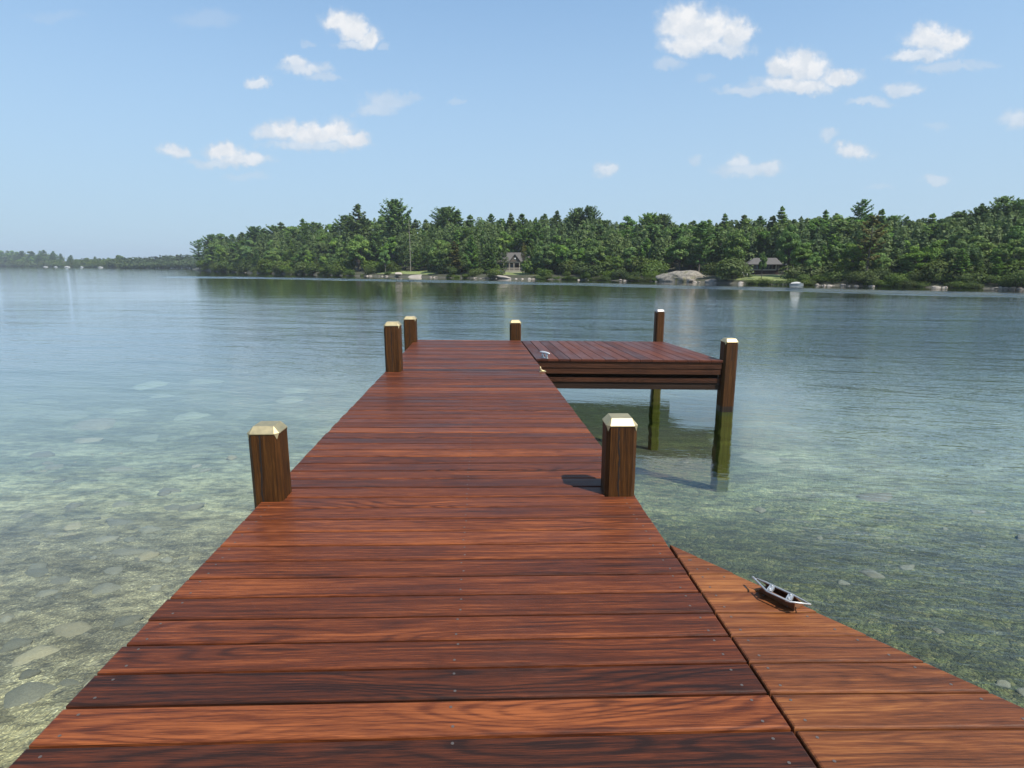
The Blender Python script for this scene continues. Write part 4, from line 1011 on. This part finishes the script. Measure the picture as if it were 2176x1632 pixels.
# low brown cottage
p = shore_pt(1627, 13); pxm = p.y / F * .955; az = math.atan2(p.x, p.y); base = z_at(p.x, p.y, 580)
e = tag(empty('low_cottage', (p.x, p.y, base), -az * .6), 'low brown cottage with grey hipped roof and a band of windows above the lawn', 'cottage')
s = pxm; hz_ = lambda py: (580 - py) * s
mb = MB(); mb.box((-37*s, 0, hz_(574)), (25*s, 4.0, hz_(561))); mb.build('wall', M['taupe'], e)
mb = MB(); y0, y1, zb_, zt = -.45, 4.45, hz_(561.2), hz_(547.5)
a = [(-42*s, y0, zb_), (30*s, y0, zb_), (30*s, y1, zb_), (-42*s, y1, zb_), (-24*s, 2.0, zt), (22*s, 2.0, zt)]
mb.add(a, [(0,1,5,4),(1,2,5),(2,3,4,5),(3,0,4),(3,2,1,0)]); mb.box((-42*s, y0 - .03, zb_ - .1), (30*s, y0 + .05, zb_ - .005)); mb.build('roof', M['roofing'], e)
mb = MB(); mb.box((-36*s, .08, -.6), (24*s, 3.9, hz_(574.05))); mb.build('skirting', M['skirt'], e)
mb = MB(); mb.box((-37.5*s, -.07, hz_(574.5)), (19*s, -.003, hz_(572.3))); mb.build('sill_board', M['trim'], e)
for i in range(6): win(e, (-21 + 7.0 * i) * s, hz_(567.2), 5.6*s, 8.6*s, -.002, 'taupe')
mb = MB(); mb.box((17*s, -.06, hz_(572.2)), (19*s, -.004, hz_(562))); mb.build('corner_board', M['trim'], e)
mb = MB(); mb.box((8*s, -.05, hz_(572)), (15.5*s, -.006, hz_(562.2))); mb.build('door', M['skirt'], e)
# little shed beside it
p = shore_pt(1676, 14); base = z_at(p.x, p.y, 578)
e = tag(empty('garden_shed', (p.x, p.y, base), -az * .6), 'tiny open sided shed beside the low brown cottage', 'shed')
mb = MB(); mb.box((-.45, .5, -.4), (.45, 1.3, 1.15)); mb.build('wall', M['skirt'], e)
mb = MB(); gable(mb, -.5, .5, 0, 1.3, 1.15, 1.65, 'y', .06, .12); mb.build('roof', M['roofing'], e)
for x in (-.42, .42): mb = MB(); mb.box((x-.05, .02, -.3), (x+.05, .12, 1.14)); mb.build('post', M['trim'], e)
# chair on the lawn
p = shore_pt(1580, 6.5); gz = ground_z(1580, 6.5)
e = tag(empty('lawn_chair', (p.x, p.y, gz), .6), 'white slatted lawn chair on the sunny grass left of the low cottage', 'chair')
mb = MB(); mb.add([(-.3,-.3,.36),(.3,-.3,.36),(.3,.3,.24),(-.3,.3,.24),(-.3,-.3,.41),(.3,-.3,.41),(.3,.3,.29),(-.3,.3,.29)], [(3,2,1,0),(4,5,6,7),(0,1,5,4),(1,2,6,5),(2,3,7,6),(3,0,4,7)]); mb.build('seat', M['white'], e)
mb = MB(); mb.add([(-.3,.28,.25),(.3,.28,.25),(.3,.62,1.0),(-.3,.62,1.0),(-.3,.34,.25),(.3,.34,.25),(.3,.68,1.0),(-.3,.68,1.0)], [(0,1,2,3),(7,6,5,4),(0,4,5,1),(1,5,6,2),(2,6,7,3),(3,7,4,0)]); mb.build('backrest', M['white'], e)
for sx_ in (-1, 1):
    mb = MB(); mb.box((sx_*.36-.05, -.35, .50), (sx_*.36+.05, .42, .54)); mb.build('armrest', M['white'], e)
    for yy_ in (-.28, .36): mb = MB(); mb.box((sx_*.34-.03, yy_-.04, -.1), (sx_*.34+.03, yy_+.04, .498)); mb.build('leg', M['white'], e)

# ------------------------------------------------------------------ boats
M['hull'] = simple('white_hull', (.62, .62, .60), .4, 0, .04, 3)
M['cover'] = simple('pale_boat_cover', (.45, .44, .41), .85, 0, .1, 3, .02)
M['bluehull'] = simple('dark_blue_stripe', (.05, .07, .12), .4, 0, .1, 3)
def boat_parts(L, parent, cover=True):
    B = L * .19; n = 10; vs = []; fs = []
    for i in range(n + 1):
        k = i / n; x = -L/2 + L * k; w = B * (1 - max(0, (k - .45) / .55) ** 2.2) ; w = max(w, .01); h = L * (.085 + .05 * k * k)
        vs += [(x, -w, h), (x, -w*.72, -.05*L), (x, w*.72, -.05*L), (x, w, h)]
    for i in range(n):
        a = 4*i; fs += [(a, a+1, a+5, a+4), (a+1, a+2, a+6, a+5), (a+2, a+3, a+7, a+6), (a+3, a, a+4, a+7)]
    fs += [(3,2,1,0)]
    mb = MB(); mb.add(vs, fs); mb.build('hull', M['hull'], parent)
    mb = MB(); st = []
    for i in range(7):
        k = .08 + .72 * i / 6; x = -L/2 + L*k; w = B * (1 - max(0, (k-.45)/.55)**2.2) * .92; hh = L*(.10 + .05*k*k); tp = hh + L * .13 * math.sin(math.pi * (.12 + .76 * i / 6))
        st.append([(x, -w, hh), (x, -w*.7, tp*.93), (x, 0, tp), (x, w*.7, tp*.93), (x, w, hh)])
    vs = [q for r_ in st for q in r_]; fs = [(5*i+j, 5*i+j+1, 5*i+5+j+1, 5*i+5+j) for i in range(6) for j in range(4)] + [(0,1,2,3,4), (34,33,32,31,30)]
    mb.add(vs, fs); mb.build('boat_cover', M['cover'] if cover else M['hull'], parent, True)
    mb = MB(); mb.box((-L*.47, -B*1.01, L*.03), (L*.05, B*1.01, L*.048)); mb.build('stripe', M['bluehull'], parent)
p = shore_pt(1693, -1.2); e = tag(empty('covered_boat', (p.x, p.y, .04), -.35), 'small white covered boat tied up below the low brown cottage', 'boat'); boat_parts(1.7, e)
mb = MB(); mb.box((-1.3, -.45, -1.2), (1.1, -.15, .12)); 
tag(mb.build('boat_landing', M['trim'], None, loc=(p.x + .2, p.y + 1.6, .08), rz=-.35), 'little pale landing stage behind the covered boat', 'landing')
FS_ = [(-260,565.6),(0,566.6),(130,567.5),(270,569.0),(300,569.6)]
for i, (px, py, L, ng, lab) in enumerate(((97, itp(FS_, 97) + .55, 4.6, .3, 'white moored boat furthest left on the far side of the lake'), (119, itp(FS_, 119) + .55, 4.2, -.2, 'low white boat second from the left on the far side'), (143, itp(FS_, 143) + .55, 5.6, .15, 'largest white cabin boat moored on the far side of the lake'),
                                     (174, itp(FS_, 174) + .55, 4.2, -.3, 'white boat second from the right on the far side'), (214, itp(FS_, 214) + .55, 4.4, .1, 'white boat furthest right on the far side of the lake'))):
    q = on_z(px, py, 0); e = tag(empty('moored_boat', (q.x, q.y, .1), ng), lab, 'boat', 'boats moored on the far side of the lake'); boat_parts(L, e, i % 2 == 0)

# ------------------------------------------------------------------ the far side of the lake (left)
FS = [(-260,565.6),(0,566.6),(130,567.5),(270,569.0),(300,569.6)]
def far_pt(px, d):
    p = on_z(px, itp(FS, px), 0); dr = Vector((p.x, p.y, 0)).normalized(); return Vector((p.x, p.y, 0)) + dr * d
cols = [-270 + 9 * i for i in range(64)]; rows = [-30, -8, 0, 6, 20, 60, 140, 260]
mb = MB(); nx = len(cols); vs = []
for d in rows:
    for px in cols:
        q = far_pt(px, d); z = (-.3 * abs(d) if d < 0 else min(1.2, d * .2) + 5 * ss(20, 140, d)) * ss(306, 268, px); vs.append((q.x, q.y, z - .6 * ss(262, 300, px)))
mb.add(vs, [(j*nx+i, j*nx+i+1, (j+1)*nx+i+1, (j+1)*nx+i) for j in range(len(rows)-1) for i in range(nx-1)])
tag(mb.build('far_land', M['floor'], smooth=True), 'low wooded land on the far side of the lake', kind='structure')
FSKY = [(-260,530),(0,528),(35,531),(65,528),(90,530),(120,531),(140,541),(152,538),(170,546),(182,541),(196,546),(210,540),(226,548),(242,545),(256,534),(268,544),(300,560)]
px = -230
while px < 268:
    for d, lo, hi in ((10, 7, 15), (28, 4, 10), (45, 0, 5)):
        q = far_pt(px + TR.uniform(-3, 3), d); k = TR.choice(['leaf', 'leaf', 'pine', 'tall', 'pine'])
        top = itp(FSKY, px) + TR.uniform(lo, hi) * min(1, (566 - itp(FSKY, px)) / 30); gz = min(1.2, d * .2)
        put_tree(k, (q.x, q.y, gz), max(z_at(q.x, q.y, top) - gz, 4), TR.uniform(1.0, 1.4), 'hazy bluish tree on the far side of the lake left of the wooded point', 'hazy trees on the far side of the lake')
    px += TR.uniform(13, 20) if px > -10 else 40
px = -40
while px < 272:
    q = far_pt(px, TR.uniform(1, 6)); put_tree('bush', (q.x, q.y, .2), TR.uniform(5, 9), 1.3, 'bluish thicket along the waterline on the far side of the lake', 'thickets on the far side of the lake', 'bush'); px += TR.uniform(5, 10)
for px, lab in ((94, 'pale house among hazy trees above the boat furthest left'), (142, 'pale house behind the largest moored boat'), (200, 'small pale house between hazy trees near the right end of the far boats')):
    q = far_pt(px, 9); e = tag(empty('lake_house', (q.x, q.y, 1.4), .2), lab, 'house', 'houses on the far side of the lake')
    mb = MB(); mb.box((-4, 0, -1), (4, 7, 3.4)); mb.build('wall', M['trim'], e)
    mb = MB(); gable(mb, -4, 4, 0, 7, 3.4, 5.6, 'x', .3, .6); mb.build('roof', M['roofing'], e)
    mb = MB(); mb.box((-2.5, -.05, .8), (-.8, -.01, 2.4)); mb.build('window', M['glass'], e)
# low ridge of woodland much further back
rg = random.Random(77); mb = MB(); gb = MB()
def ridge_y(px): return itp([(180,549),(230,547),(270,546),(310,545),(360,541),(412,539),(470,538)], px)
for px in [176 + 2.1 * i for i in range(140)]:
    for row in range(3):
        q = on_z(px + rg.uniform(-1, 1), 570.2 if px > 262 else 568.5, 0); q.y *= 1.0; dr = Vector((q.x, q.y, 0)).normalized(); q = q + dr * (8 + 40 * row)
        top = z_at(q.x, q.y, ridge_y(px) + 14 - 6.5 * row + rg.uniform(-1.2, 2)); bt = rg.random()
        for k in range(40):
            d = Vector((rg.gauss(0,1), rg.gauss(0,1), rg.gauss(0,1))).normalized(); r = .5 * top
            c = Vector((q.x, q.y, top * .52)) + Vector((d.x * 2.6, d.y * 2.6, d.z * r)) * rg.uniform(.6, 1)
            quad(mb, c, (d + Vector((rg.gauss(0, .5), rg.gauss(0, .5), .1))).normalized(), rg.uniform(.5, 1.2), .8, min(1, max(0, .2 + .5 * bt + rg.gauss(0, .15))), rg)
tag(mb.build('distant_woods', M['distant'], col=True), 'long low band of distant woodland fading into blue haze', 'woodland', kind='stuff')

# ------------------------------------------------------------------ summer haze over the lake
m, t = new_mat('haze')
vol = t.n('ShaderNodeVolumePrincipled', {'Color': C(.86, .92, 1.0), 'Density': HAZE, 'Anisotropy': .2})
t.n('ShaderNodeOutputMaterial', {'Volume': vol.outputs[0]})
mb = MB(); mb.box((-1510, -70, -15), (1510, 2310, 46))
tag(mb.build('haze', m), 'thin blue summer haze over the lake', kind='stuff')
